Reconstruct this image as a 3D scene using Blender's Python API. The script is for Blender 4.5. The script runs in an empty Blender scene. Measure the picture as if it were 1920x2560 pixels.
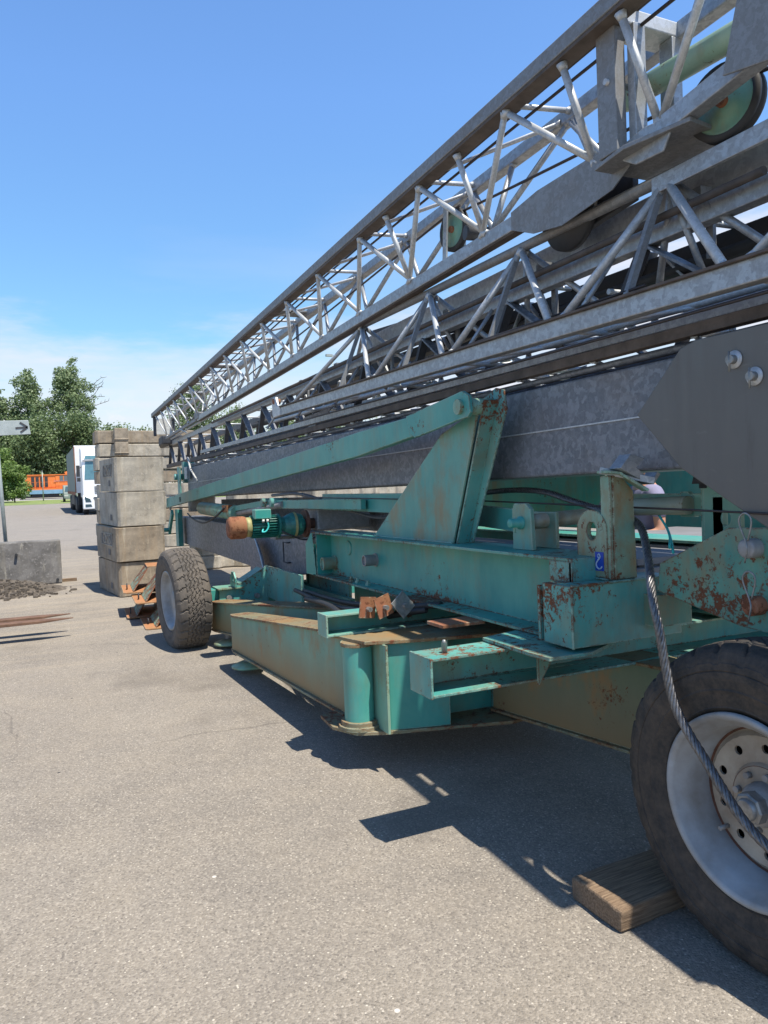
import bpy, bmesh, math, random
from math import radians as RAD, sin, cos, pi, sqrt
from mathutils import Vector as V, Matrix, noise as NZ
random.seed(7)
S = bpy.context.scene
COL = S.collection
# ---------------------------------------------------------------- camera
cam = bpy.data.cameras.new('camera'); co = bpy.data.objects.new('camera', cam); COL.objects.link(co); S.camera = co
cam.sensor_fit = 'HORIZONTAL'; cam.sensor_width = 36; cam.lens = 36*1850/1920; cam.clip_start = .05; cam.clip_end = 3000
yaw, pit, rol = RAD(24.523), RAD(-2.66), RAD(1.7)
f = V((sin(yaw)*cos(pit), cos(yaw)*cos(pit), sin(pit))); r = V((cos(yaw), -sin(yaw), 0)); u = r.cross(f)
r2 = r*cos(rol)-u*sin(rol); u2 = u*cos(rol)+r*sin(rol)
co.matrix_world = Matrix(((r2.x, u2.x, -f.x, 0), (r2.y, u2.y, -f.y, 0), (r2.z, u2.z, -f.z, 1.6), (0, 0, 0, 1)))
# ---------------------------------------------------------------- light
SUNV = V((.15, -.39, 1)).normalized()
sd = bpy.data.lights.new('sun', 'SUN'); so = bpy.data.objects.new('sun', sd); COL.objects.link(so)
sd.energy = 5.0; sd.angle = RAD(.5); sd.color = (1, .94, .83)
so.rotation_euler = SUNV.to_track_quat('Z', 'Y').to_euler()
S.view_settings.view_transform = 'Standard'; S.view_settings.look = 'None'; S.view_settings.exposure = 0.52; S.view_settings.gamma = 1
S.render.resolution_x = 768; S.render.resolution_y = 1024
W = bpy.data.worlds.new('World'); S.world = W; W.use_nodes = True
nt = W.node_tree; nt.nodes.clear()
def N(nt, t, **k):
    n = nt.nodes.new(t)
    for a, b in k.items():
        if a.startswith('i_'):
            key = a[2:]; key = int(key) if key.isdigit() else key.replace('_', ' ')
            n.inputs[key].default_value = b
        else: setattr(n, a, b)
    return n
sky = N(nt, 'ShaderNodeTexSky', sky_type='NISHITA', sun_disc=False)
sky.sun_elevation = math.asin(SUNV.z); sky.sun_rotation = math.atan2(SUNV.x, SUNV.y)
sky.air_density = 1.0; sky.dust_density = .6; sky.ozone_density = 2.2; sky.altitude = 200
bg = N(nt, 'ShaderNodeBackground'); bg.inputs[1].default_value = .12
out = N(nt, 'ShaderNodeOutputWorld'); tc = N(nt, 'ShaderNodeTexCoord'); L = nt.links.new
def wm(op, a, b, c=None):
    n = N(nt, 'ShaderNodeMath', operation=op)
    for i, q in enumerate((a, b)):
        if isinstance(q, (int, float)): n.inputs[i].default_value = q
        else: L(q, n.inputs[i])
    return n.outputs[0]
def wr(v, a, b, c=0, d=1, st='LINEAR'):
    n = N(nt, 'ShaderNodeMapRange', i_1=a, i_2=b, i_3=c, i_4=d); n.interpolation_type = st; L(v, n.inputs[0]); return n.outputs[0]
def wn(scale, sc, loc, det=7, ro=.55):
    mp = N(nt, 'ShaderNodeMapping'); mp.inputs['Scale'].default_value = sc; mp.inputs['Location'].default_value = loc
    n = N(nt, 'ShaderNodeTexNoise', i_Scale=scale, i_Detail=det, i_Roughness=ro); L(tc.outputs['Generated'], mp.inputs[0]); L(mp.outputs[0], n.inputs[0]); return n.outputs[0]
sx = N(nt, 'ShaderNodeSeparateXYZ'); L(tc.outputs['Generated'], sx.inputs[0]); zz = sx.outputs[2]
g1 = N(nt, 'ShaderNodeMix', data_type='RGBA', blend_type='MULTIPLY', i_0=1.0); L(sky.outputs[0], g1.inputs[6]); g1.inputs[7].default_value = (.98, 1.28, 1.55, 1)
hz = N(nt, 'ShaderNodeMix', data_type='RGBA', blend_type='MULTIPLY'); L(wr(zz, .45, .05), hz.inputs[0]); L(g1.outputs[2], hz.inputs[6]); hz.inputs[7].default_value = (.72, .78, .62, 1)
# upper sky, above the frame, is dimmed to weaken the fill light in shadows
dk = N(nt, 'ShaderNodeMix', data_type='RGBA', blend_type='MULTIPLY'); L(wr(zz, .62, .78, 0, 1), dk.inputs[0]); L(hz.outputs[2], dk.inputs[6]); dk.inputs[7].default_value = (.36, .38, .42, 1)
wob = wn(1.3, (1, 1, 4.5), (.3, .1, 0), 7, .62)
edge = wm('ADD', wm('SUBTRACT', zz, wm('MULTIPLY', sx.outputs[0], .10)), wm('MULTIPLY', wm('SUBTRACT', wob, .5), .42))
bank = wr(edge, .235, .16, 0, .95, 'SMOOTHSTEP')
tex = wr(wn(1.8, (1.3, 1.3, 9), (.1, .7, .2), 6, .55), .36, .60, .55, 1)
wisp = wm('MULTIPLY', wr(wn(1.3, (1.2, 1.2, 8), (2.1, .3, .4), 5, .5), .50, .66), wr(zz, .40, .20, 0, .16))
cum = wm('MULTIPLY', wr(wn(5.5, (1, 1, 1.6), (.4, .2, .1), 7, .6), .50, .56), wr(zz, .125, .06, 0, .8))
cl = wm('MAXIMUM', wm('MULTIPLY', bank, tex), wisp)
mx = N(nt, 'ShaderNodeMix', data_type='RGBA'); L(cl, mx.inputs[0]); L(dk.outputs[2], mx.inputs[6]); mx.inputs[7].default_value = (5.1, 5.25, 5.8, 1)
mx2 = N(nt, 'ShaderNodeMix', data_type='RGBA'); L(cum, mx2.inputs[0]); L(mx.outputs[2], mx2.inputs[6]); mx2.inputs[7].default_value = (5.9, 5.75, 6.0, 1)
L(mx2.outputs[2], bg.inputs[0]); L(bg.outputs[0], out.inputs[0])

# ---------------------------------------------------------------- materials
MAT = {}
def newmat(name):
    m = bpy.data.materials.new(name); m.use_nodes = True; t = m.node_tree
    b = t.nodes['Principled BSDF']; tcn = N(t, 'ShaderNodeTexCoord'); MAT[name] = m
    return m, t, b, tcn.outputs['Object']
def c4(c): return (c[0], c[1], c[2], 1)
def tnoise(t, vec, scale, detail=5, rough=.6, sc=None, loc=(0, 0, 0)):
    if sc or loc != (0, 0, 0):
        m = N(t, 'ShaderNodeMapping'); m.inputs['Scale'].default_value = sc or (1, 1, 1); m.inputs['Location'].default_value = loc
        t.links.new(vec, m.inputs[0]); vec = m.outputs[0]
    n = N(t, 'ShaderNodeTexNoise', i_Scale=scale, i_Detail=detail, i_Roughness=rough); t.links.new(vec, n.inputs[0]); return n.outputs[0]
def trange(t, v, a, b, c=0, d=1):
    n = N(t, 'ShaderNodeMapRange', i_1=a, i_2=b, i_3=c, i_4=d); t.links.new(v, n.inputs[0]); return n.outputs[0]
def tmix(t, fac, a, b):
    n = N(t, 'ShaderNodeMix', data_type='RGBA')
    if isinstance(fac, (int, float)): n.inputs[0].default_value = fac
    else: t.links.new(fac, n.inputs[0])
    for i, q in ((6, a), (7, b)):
        if isinstance(q, tuple): n.inputs[i].default_value = c4(q)
        else: t.links.new(q, n.inputs[i])
    return n.outputs[2]
def tmath(t, op, a, b):
    n = N(t, 'ShaderNodeMath', operation=op)
    for i, q in ((0, a), (1, b)):
        if isinstance(q, (int, float)): n.inputs[i].default_value = q
        else: t.links.new(q, n.inputs[i])
    return n.outputs[0]
def tbump(t, b, h, strength, dist=.01):
    n = N(t, 'ShaderNodeBump', i_Strength=strength, i_Distance=dist); t.links.new(h, n.inputs['Height']); t.links.new(n.outputs[0], b.inputs['Normal'])
def sepz(t, o):
    n = N(t, 'ShaderNodeSeparateXYZ'); t.links.new(o, n.inputs[0]); return n.outputs[2]
def paint(name, c1, c2, rust=.5, ochre=.3, rough=.45, low=None, edge=.15, beam=False):
    m, t, b, o = newmat(name)
    base = tmix(t, trange(t, tnoise(t, o, 2.2, 4, .6), .35, .65), c1, c2)
    fade = trange(t, tnoise(t, o, 9, 6, .7, (1, 1, .25)), .45, .75)
    base = tmix(t, tmath(t, 'MULTIPLY', fade, .45), base, (c1[0]*1.5+.018, c1[1]*1.12+.02, c1[2]*1.08+.02))
    # ochre wash (old rust water that ran down the plates)
    oc = trange(t, tmath(t, 'ADD', tnoise(t, o, 2.6, 6, .66, (1.2, 1.2, .8), (4, 1, 2)), tmath(t, 'MULTIPLY', tnoise(t, o, 24, 4, .6, (1, 1, .10), (1, 7, 3)), .22)), .60-.06*ochre, .76)
    if low: oc = tmath(t, 'MAXIMUM', oc, trange(t, tmath(t, 'ADD', sepz(t, o), tmath(t, 'MULTIPLY', tnoise(t, o, 3, 5, .6, (1, 1, .6)), -.22)), low[1], low[0]))
    base = tmix(t, tmath(t, 'MULTIPLY', oc, ochre), base, (.26, .15, .058))
    rn = tnoise(t, o, 20, 9, .78, None, (3, 9, 5)); rs = tnoise(t, o, 60, 4, .7, None, (8, 2, 5))
    big = tnoise(t, o, 1.6, 2, .5, None, (2, 2, 9))
    a = tmath(t, 'ADD', rn, tmath(t, 'MULTIPLY', tmath(t, 'ADD', rs, -.5), .35)); a = tmath(t, 'ADD', a, tmath(t, 'MULTIPLY', tmath(t, 'ADD', big, -.5), .75))
    th = .735-.16*rust
    if edge:
        be = N(t, 'ShaderNodeBevel', samples=4); be.inputs[0].default_value = .012; ge = N(t, 'ShaderNodeNewGeometry')
        dt = N(t, 'ShaderNodeVectorMath', operation='DOT_PRODUCT'); t.links.new(be.outputs[0], dt.inputs[0]); t.links.new(ge.outputs['Normal'], dt.inputs[1])
        em = trange(t, dt.outputs['Value'], .985, .90)
        a = tmath(t, 'ADD', a, tmath(t, 'MULTIPLY', em, edge))
        base = tmix(t, tmath(t, 'MULTIPLY', em, .75), base, (.36, .42, .32))
    if beam:
        zz_ = sepz(t, o); a = tmath(t, 'ADD', a, tmath(t, 'MULTIPLY', tmath(t, 'MAXIMUM', trange(t, zz_, .985, .905), trange(t, zz_, 1.235, 1.262)), .13))
    rm = trange(t, a, th, th+.05)
    run = trange(t, tmath(t, 'ADD', tnoise(t, o, 34, 5, .7, (1, 1, .06), (3, 9, 1)), tmath(t, 'MULTIPLY', tmath(t, 'SUBTRACT', a, th), 1.2)), .52, .66); base = tmix(t, tmath(t, 'MULTIPLY', run, .12+.30*rust), base, (.25, .12, .045))
    rc = tmix(t, rs, (.05, .018, .010), (.22, .075, .028))
    col = tmix(t, rm, base, rc); t.links.new(col, b.inputs['Base Color'])
    t.links.new(trange(t, rm, 0, 1, rough, .9), b.inputs['Roughness'])
    tbump(t, b, tmath(t, 'SUBTRACT', tmath(t, 'MULTIPLY', rs, .4), rm), .35, .002)
    return m
G1, G2 = (.072, .32, .27), (.032, .245, .22)
paint('teal_paint', G1, G2, .25, .25)
paint('teal_beam', G1, G2, .3, .3, beam=True)
paint('lug_rusty', (.22, .36, .27), (.12, .27, .20), 1.3, 1.0, .6, None, .16)
paint('tube_mint', (.27, .42, .31), (.21, .36, .26), 1.15, .7)
paint('teal_worn', (.13, .36, .31), (.05, .27, .25), .78, .45)
paint('teal_rusty', (.10, .29, .22), (.04, .20, .17), .82, .7)
paint('teal_leg', (.15, .33, .25), (.11, .28, .225), .25, .85, .55, (.14, .50))
paint('olive_leg', (.10, .19, .13), (.07, .16, .12), .35, .9, .6, (.10, .62))
paint('ochre_flange', (.20, .165, .095), (.13, .17, .11), .9, .9, .85)
paint('teal_ochre', (.12, .33, .27), (.06, .27, .235), .38, .7)
paint('teal_pale', (.20, .38, .28), (.13, .31, .235), .5, .6)
paint('teal_fresh', (.04, .30, .255), (.035, .27, .235), .15, .1, .4)
paint('rust_plate', (.30, .12, .06), (.22, .085, .04), .9, .6, .85)
paint('tray_worn', (.17, .36, .28), (.10, .30, .24), 1.75, 1.0, .7)
paint('rust_tray', (.40, .19, .085), (.32, .13, .05), .6, .6, .85)
paint('pale_rusty', (.34, .38, .30), (.28, .33, .25), .9, .8)
def simple(name, c, rough=.6, metal=0, var=.25, scale=12, bump=0, c2=None):
    m, t, b, o = newmat(name)
    n = tnoise(t, o, scale, 6, .65)
    c2 = c2 or tuple(x*(1-var) for x in c)
    t.links.new(tmix(t, trange(t, n, .3, .7), c2, tuple(min(1, x*(1+var*.5)) for x in c)), b.inputs['Base Color'])
    b.inputs['Roughness'].default_value = rough; b.inputs['Metallic'].default_value = metal
    if bump: tbump(t, b, n, bump, .005)
    return m
def galv(name, d, l, scale=16, metal=.55, rough=.5, warm=0):
    m, t, b, o = newmat(name)
    nz = N(t, 'ShaderNodeTexNoise', i_Scale=26, i_Detail=3); t.links.new(o, nz.inputs[0])
    add = N(t, 'ShaderNodeMix', data_type='VECTOR', i_0=.06); t.links.new(o, add.inputs[4]); t.links.new(nz.outputs['Color'], add.inputs[5])
    v = N(t, 'ShaderNodeTexVoronoi', i_Scale=scale*1.7); t.links.new(add.outputs[1], v.inputs[0])
    sp = N(t, 'ShaderNodeSeparateColor'); t.links.new(v.outputs['Color'], sp.inputs[0])
    v2 = N(t, 'ShaderNodeTexVoronoi', i_Scale=scale*4); t.links.new(add.outputs[1], v2.inputs[0])
    sp2 = N(t, 'ShaderNodeSeparateColor'); t.links.new(v2.outputs['Color'], sp2.inputs[0])
    k = tmath(t, 'ADD', tmath(t, 'MULTIPLY', trange(t, sp.outputs[0], .35, .75), .6), tmath(t, 'MULTIPLY', sp2.outputs[1], .4))
    col = tmix(t, k, d, l)
    dirt = trange(t, tnoise(t, o, 4, 6, .7, (1, .4, 1)), .5, .75)
    col = tmix(t, tmath(t, 'MULTIPLY', dirt, .35+warm), col, (.20, .15, .11))
    dr = trange(t, tnoise(t, o, 22, 5, .65, (1, 1, .07), (2, 2, 7)), .58, .72); col = tmix(t, tmath(t, 'MULTIPLY', dr, .35), col, tuple(x*.62 for x in d))
    sc = trange(t, tnoise(t, o, 9, 8, .8, (1, .22, 3), (6, 1, 3)), .64, .70); col = tmix(t, tmath(t, 'MULTIPLY', sc, .35), col, tuple(min(.8, x*1.35) for x in l))
    t.links.new(col, b.inputs['Base Color']); b.inputs['Metallic'].default_value = metal
    t.links.new(trange(t, k, 0, 1, rough+.08, rough-.08), b.inputs['Roughness'])
    return m
galv('galvanised', (.30, .315, .33), (.42, .435, .45), 26)
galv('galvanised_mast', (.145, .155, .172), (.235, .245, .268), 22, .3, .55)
galv('galvanised_light', (.44, .46, .47), (.58, .59, .60), 34, .3, .5)
galv('galvanised_dull', (.21, .215, .22), (.265, .27, .275), 30, .35, .6, .15)
m, t, b, o = newmat('plate_dark')
p1 = tnoise(t, o, 1.3, 6, .6); p2 = tnoise(t, o, 30, 5, .7, (1, .25, 1)); p3 = tnoise(t, o, 5, 6, .7, (1, 3, .3), (4, 0, 0))
col = tmix(t, trange(t, p1, .3, .7), (.118, .112, .102), (.142, .137, .127)); col = tmix(t, tmath(t, 'MULTIPLY', trange(t, p2, .62, .75), .3), col, (.26, .25, .24)); col = tmix(t, tmath(t, 'MULTIPLY', trange(t, p3, .60, .75), .5), col, (.085, .07, .055))
t.links.new(col, b.inputs['Base Color']); t.links.new(trange(t, p3, .3, .7, .38, .62), b.inputs['Roughness']); b.inputs['Metallic'].default_value = .2
simple('brown_rail', (.115, .092, .078), .75, .1, .45, 9, .2)
simple('cable_dark', (.055, .045, .045), .5, .5)
simple('rope_steel', (.17, .165, .165), .42, .7, .5, 60)
simple('rope_dark', (.05, .052, .06), .5, .5, .4, 60)
simple('black_rubber', (.028, .028, .03), .6)
simple('dark_metal', (.06, .062, .07), .6, .2, .35)
simple('drum_rust', (.12, .05, .03), .8, 0, .5, 20)
simple('pin_grey', (.30, .30, .29), .45, .5, .4, 30)
simple('rim_white', (.33, .355, .38), .5, 0, .2, 4, 0, (.20, .185, .165))
simple('rim_inner', (.36, .32, .26), .65, 0, .28, 5, .1, (.20, .145, .10))
simple('hub_grey', (.30, .29, .28), .55, .2, .4, 10)
simple('white_paint', (.78, .79, .80), .35, 0, .04, 3)
simple('dark_glass', (.05, .09, .11), .12, 0, .2)
simple('windscreen', (.10, .21, .25), .1, 0, .3, 3)
simple('truck_black', (.03, .032, .035), .6)
simple('tarp_green', (.20, .24, .21), .7, 0, .1, 2)
simple('box_dark', (.13, .14, .145), .5, 0, .1)
simple('loco_orange', (.75, .20, .045), .5, 0, .12, 1.5)
simple('loco_blue', (.18, .33, .45), .55, 0, .2, 2)
simple('loco_dark', (.035, .035, .04), .8)
simple('sign_white', (.42, .46, .45), .5, 0, .25, 4, 0, (.30, .34, .33))
simple('sign_arrow', (.06, .06, .065), .6)
simple('pole_grey', (.36, .40, .38), .5, .3, .2)
simple('blue_sticker', (.01, .055, .38), .4, 0, .2, 15)
simple('sticker_white', (.42, .52, .66), .5, 0, .5, 90)
simple('bark', (.10, .085, .065), .9, 0, .4, 3, .4)
simple('deck_grey', (.20, .20, .215), .7, 0, .25, 3, 0)
simple('skin', (.50, .26, .17), .55, 0, .1)
simple('shirt', (.23, .22, .33), .9, 0, .15)
simple('jeans', (.03, .05, .12), .9, 0, .2)
simple('hair', (.05, .03, .02), .8)
simple('stamp_black', (.03, .06, .06), .7)
simple('cyan_cable', (.05, .55, .50), .5)
simple('white_plastic', (.7, .68, .62), .5)
simple('motor_green', (.02, .17, .14), .4, 0, .5, 25)
simple('yellowed', (.38, .36, .16), .6, 0, .4, 20)
simple('white_cap', (.5, .5, .47), .6)
def concrete(name, dark, light, warm=(.36, .29, .20), pale=.4):
    m, t, b, o = newmat(name)
    a = tnoise(t, o, 3.2, 8, .68); c = tnoise(t, o, 22, 6, .7); s = tnoise(t, o, 7, 4, .6, (1, 1, .12), (3, 1, 0))
    col = tmix(t, trange(t, a, .33, .66), dark, light)
    col = tmix(t, tmath(t, 'MULTIPLY', trange(t, s, .48, .70), .55), col, warm)
    col = tmix(t, tmath(t, 'MULTIPLY', trange(t, c, .56, .68), pale), col, tuple(min(.75, x*1.5) for x in light))
    col = tmix(t, tmath(t, 'MULTIPLY', trange(t, tnoise(t, o, 9, 7, .7, None, (9, 4, 1)), .56, .68), .55), col, tuple(x*.6 for x in dark))
    sk = tnoise(t, o, 2.6, 5, .6, (3.5, 3.5, .35), (1, 5, 0))
    col = tmix(t, tmath(t, 'MULTIPLY', trange(t, sk, .64, .72), .4), col, (.62, .57, .45))
    t.links.new(col, b.inputs['Base Color']); b.inputs['Roughness'].default_value = .9
    pit_ = N(t, 'ShaderNodeTexVoronoi', i_Scale=55); t.links.new(o, pit_.inputs[0])
    tbump(t, b, tmath(t, 'ADD', c, trange(t, pit_.outputs[0], 0, .25, -.5, 0)), .5, .006)
    return m
concrete('concrete', (.24, .22, .185), (.50, .45, .365))
concrete('concrete_brown', (.17, .14, .105), (.38, .315, .235), (.32, .22, .12))
concrete('concrete_old', (.085, .08, .075), (.20, .19, .18), (.22, .2, .16), .85)
# tyres
m, t, b, o = newmat('tyre')
dd = tnoise(t, o, 16, 7, .75); d2 = tnoise(t, o, 60, 4, .65)
t.links.new(tmix(t, trange(t, tmath(t, 'ADD', dd, tmath(t, 'MULTIPLY', d2, .2)), .48, .82), (.022, .021, .020), (.085, .064, .047)), b.inputs['Base Color']); b.inputs['Roughness'].default_value = .78; tbump(t, b, d2, .3, .002)
m, t, b, o = newmat('tyre_dusty')
dd = tnoise(t, o, 6, 6, .7); d2 = tnoise(t, o, 50, 5, .7)
t.links.new(tmix(t, trange(t, tmath(t, 'ADD', dd, tmath(t, 'MULTIPLY', d2, .3)), .45, .85), (.062, .056, .05), (.15, .125, .10)), b.inputs['Base Color']); b.inputs['Roughness'].default_value = .85; tbump(t, b, d2, .4, .002)
# wood
m, t, b, o = newmat('old_wood')
g = tnoise(t, o, 14, 8, .7, (.5, 9, 9)); g2 = tnoise(t, o, 3, 4, .6)
col = tmix(t, trange(t, g, .35, .68), (.10, .062, .036), (.31, .215, .135)); col = tmix(t, tmath(t, 'MULTIPLY', trange(t, g2, .45, .7), .5), col, (.10, .085, .07))
t.links.new(col, b.inputs['Base Color']); b.inputs['Roughness'].default_value = .9; tbump(t, b, g, .7, .006)
# leaves
def leafmat(name, a, c, d):
    m, t, b, o = newmat(name)
    k = trange(t, tnoise(t, o, .45, 5, .7), .32, .68); k2 = tnoise(t, o, 4, 2, .5)
    col = tmix(t, k, a, c); col = tmix(t, trange(t, k2, .45, .7), col, d)
    t.links.new(col, b.inputs['Base Color']); b.inputs['Roughness'].default_value = .55
    tr = N(t, 'ShaderNodeBsdfTranslucent'); t.links.new(col, tr.inputs[0]); mxs = N(t, 'ShaderNodeMixShader', i_0=.35)
    t.links.new(b.outputs[0], mxs.inputs[1]); t.links.new(tr.outputs[0], mxs.inputs[2]); t.links.new(mxs.outputs[0], t.nodes['Material Output'].inputs[0])
leafmat('leaf_poplar', (.12, .18, .075), (.20, .27, .12), (.29, .35, .19))
leafmat('leaf_dark', (.085, .14, .055), (.155, .22, .09), (.22, .28, .13))
leafmat('leaf_bush', (.09, .16, .035), (.16, .25, .055), (.22, .30, .09))
# asphalt
m, t, b, o = newmat('asphalt')
v = N(t, 'ShaderNodeTexVoronoi', i_Scale=130); t.links.new(o, v.inputs[0]); sp = N(t, 'ShaderNodeSeparateColor'); t.links.new(v.outputs['Color'], sp.inputs[0])
v2 = N(t, 'ShaderNodeTexVoronoi', i_Scale=60); t.links.new(o, v2.inputs[0]); sp2 = N(t, 'ShaderNodeSeparateColor'); t.links.new(v2.outputs['Color'], sp2.inputs[0])
v3 = N(t, 'ShaderNodeTexVoronoi', i_Scale=9); t.links.new(o, v3.inputs[0]); sp3 = N(t, 'ShaderNodeSeparateColor'); t.links.new(v3.outputs['Color'], sp3.inputs[0])
big = tnoise(t, o, .55, 7, .62); mid = tnoise(t, o, 2.6, 8, .68); fine = tnoise(t, o, 170, 2, .6)
col = tmix(t, trange(t, big, .34, .66), (.172, .151, .127), (.262, .229, .188))
col = tmix(t, tmath(t, 'MULTIPLY', trange(t, mid, .42, .68), .5), col, (.285, .242, .187))
trk = tnoise(t, o, 2.2, 6, .65, (.18, 1.7, 1), (3, 2, 0))
farm = N(t, 'ShaderNodeSeparateXYZ'); t.links.new(o, farm.inputs[0])
fm = trange(t, farm.outputs[1], 5.5, 9.5)
col = tmix(t, tmath(t, 'MULTIPLY', tmath(t, 'MULTIPLY', trange(t, trk, .48, .60), .55), fm), col, (.36, .30, .22))
far2 = trange(t, farm.outputs[1], 14, 24); col = tmix(t, tmath(t, 'MULTIPLY', far2, .6), col, (.21, .195, .185))
col = tmix(t, tmath(t, 'MULTIPLY', trange(t, tnoise(t, o, 1.2, 5, .6, (.22, 1.2, 1), (7, 3, 0)), .60, .66), .35), col, (.13, .12, .11))
col = tmix(t, tmath(t, 'MULTIPLY', trange(t, sp.outputs[0], .0, 1), .62), col, tmix(t, sp.outputs[1], (.085, .074, .064), (.46, .405, .335)))
stone = tmath(t, 'MULTIPLY', trange(t, v2.outputs[0], .28, .22), trange(t, sp2.outputs[0], .86, .88))
col = tmix(t, tmath(t, 'MULTIPLY', stone, .7), col, (.58, .52, .43))
peb = tmath(t, 'MULTIPLY', trange(t, v3.outputs[0], .09, .07), trange(t, sp3.outputs[0], .955, .96))
col = tmix(t, peb, col, tmix(t, trange(t, sp3.outputs[1], .45, .55), (.035, .033, .035), (.58, .54, .48)))
dark = tmath(t, 'MULTIPLY', trange(t, v2.outputs[0], .25, .18), trange(t, sp2.outputs[1], .90, .91)); col = tmix(t, tmath(t, 'MULTIPLY', dark, .6), col, (.07, .06, .055))
# oil and dirt stains, tyre scuffs and a few cracks
st1 = trange(t, tnoise(t, o, .9, 4, .6, None, (5, 2, 1)), .585, .70); col = tmix(t, tmath(t, 'MULTIPLY', st1, .40), col, (.105, .088, .072))
st2 = trange(t, tnoise(t, o, 3.0, 6, .7, (1, .5, 1), (1, 8, 1)), .64, .72); col = tmix(t, tmath(t, 'MULTIPLY', st2, .4), col, (.13, .11, .09))
nzc = N(t, 'ShaderNodeTexNoise', i_Scale=1.1, i_Detail=6); t.links.new(o, nzc.inputs[0])
dv = N(t, 'ShaderNodeMix', data_type='VECTOR', i_0=.35); t.links.new(o, dv.inputs[4]); t.links.new(nzc.outputs['Color'], dv.inputs[5])
cr = N(t, 'ShaderNodeTexVoronoi', feature='DISTANCE_TO_EDGE', i_Scale=.55); t.links.new(dv.outputs[1], cr.inputs[0])
crm = tmath(t, 'MULTIPLY', trange(t, cr.outputs[0], .004, .001), trange(t, tnoise(t, o, .5, 3, .5, None, (2, 9, 1)), .52, .58)); col = tmix(t, tmath(t, 'MULTIPLY', crm, .35), col, (.06, .05, .042))
t.links.new(col, b.inputs['Base Color']); b.inputs['Roughness'].default_value = .9
tbump(t, b, tmath(t, 'ADD', trange(t, v.outputs[0], 0, .6, 1, 0), tmath(t, 'ADD', fine, tmath(t, 'MULTIPLY', stone, 1.5))), .55, .004)
simple('gravel', (.12, .10, .08), .95, 0, .5, 14, .6)
simple('fork_rust', (.17, .095, .06), .8, .1, .5, 8, .2)
simple('gravel_stone', (.20, .20, .20), .9, 0, .6, 5)
simple('grass', (.20, .24, .07), .95, 0, .5, 1.2, 0, (.11, .16, .045))
simple('rail_bed', (.34, .33, .31), .95, 0, .3, 3)
simple('field', (.10, .14, .05), .95, 0, .4, .4)

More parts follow.
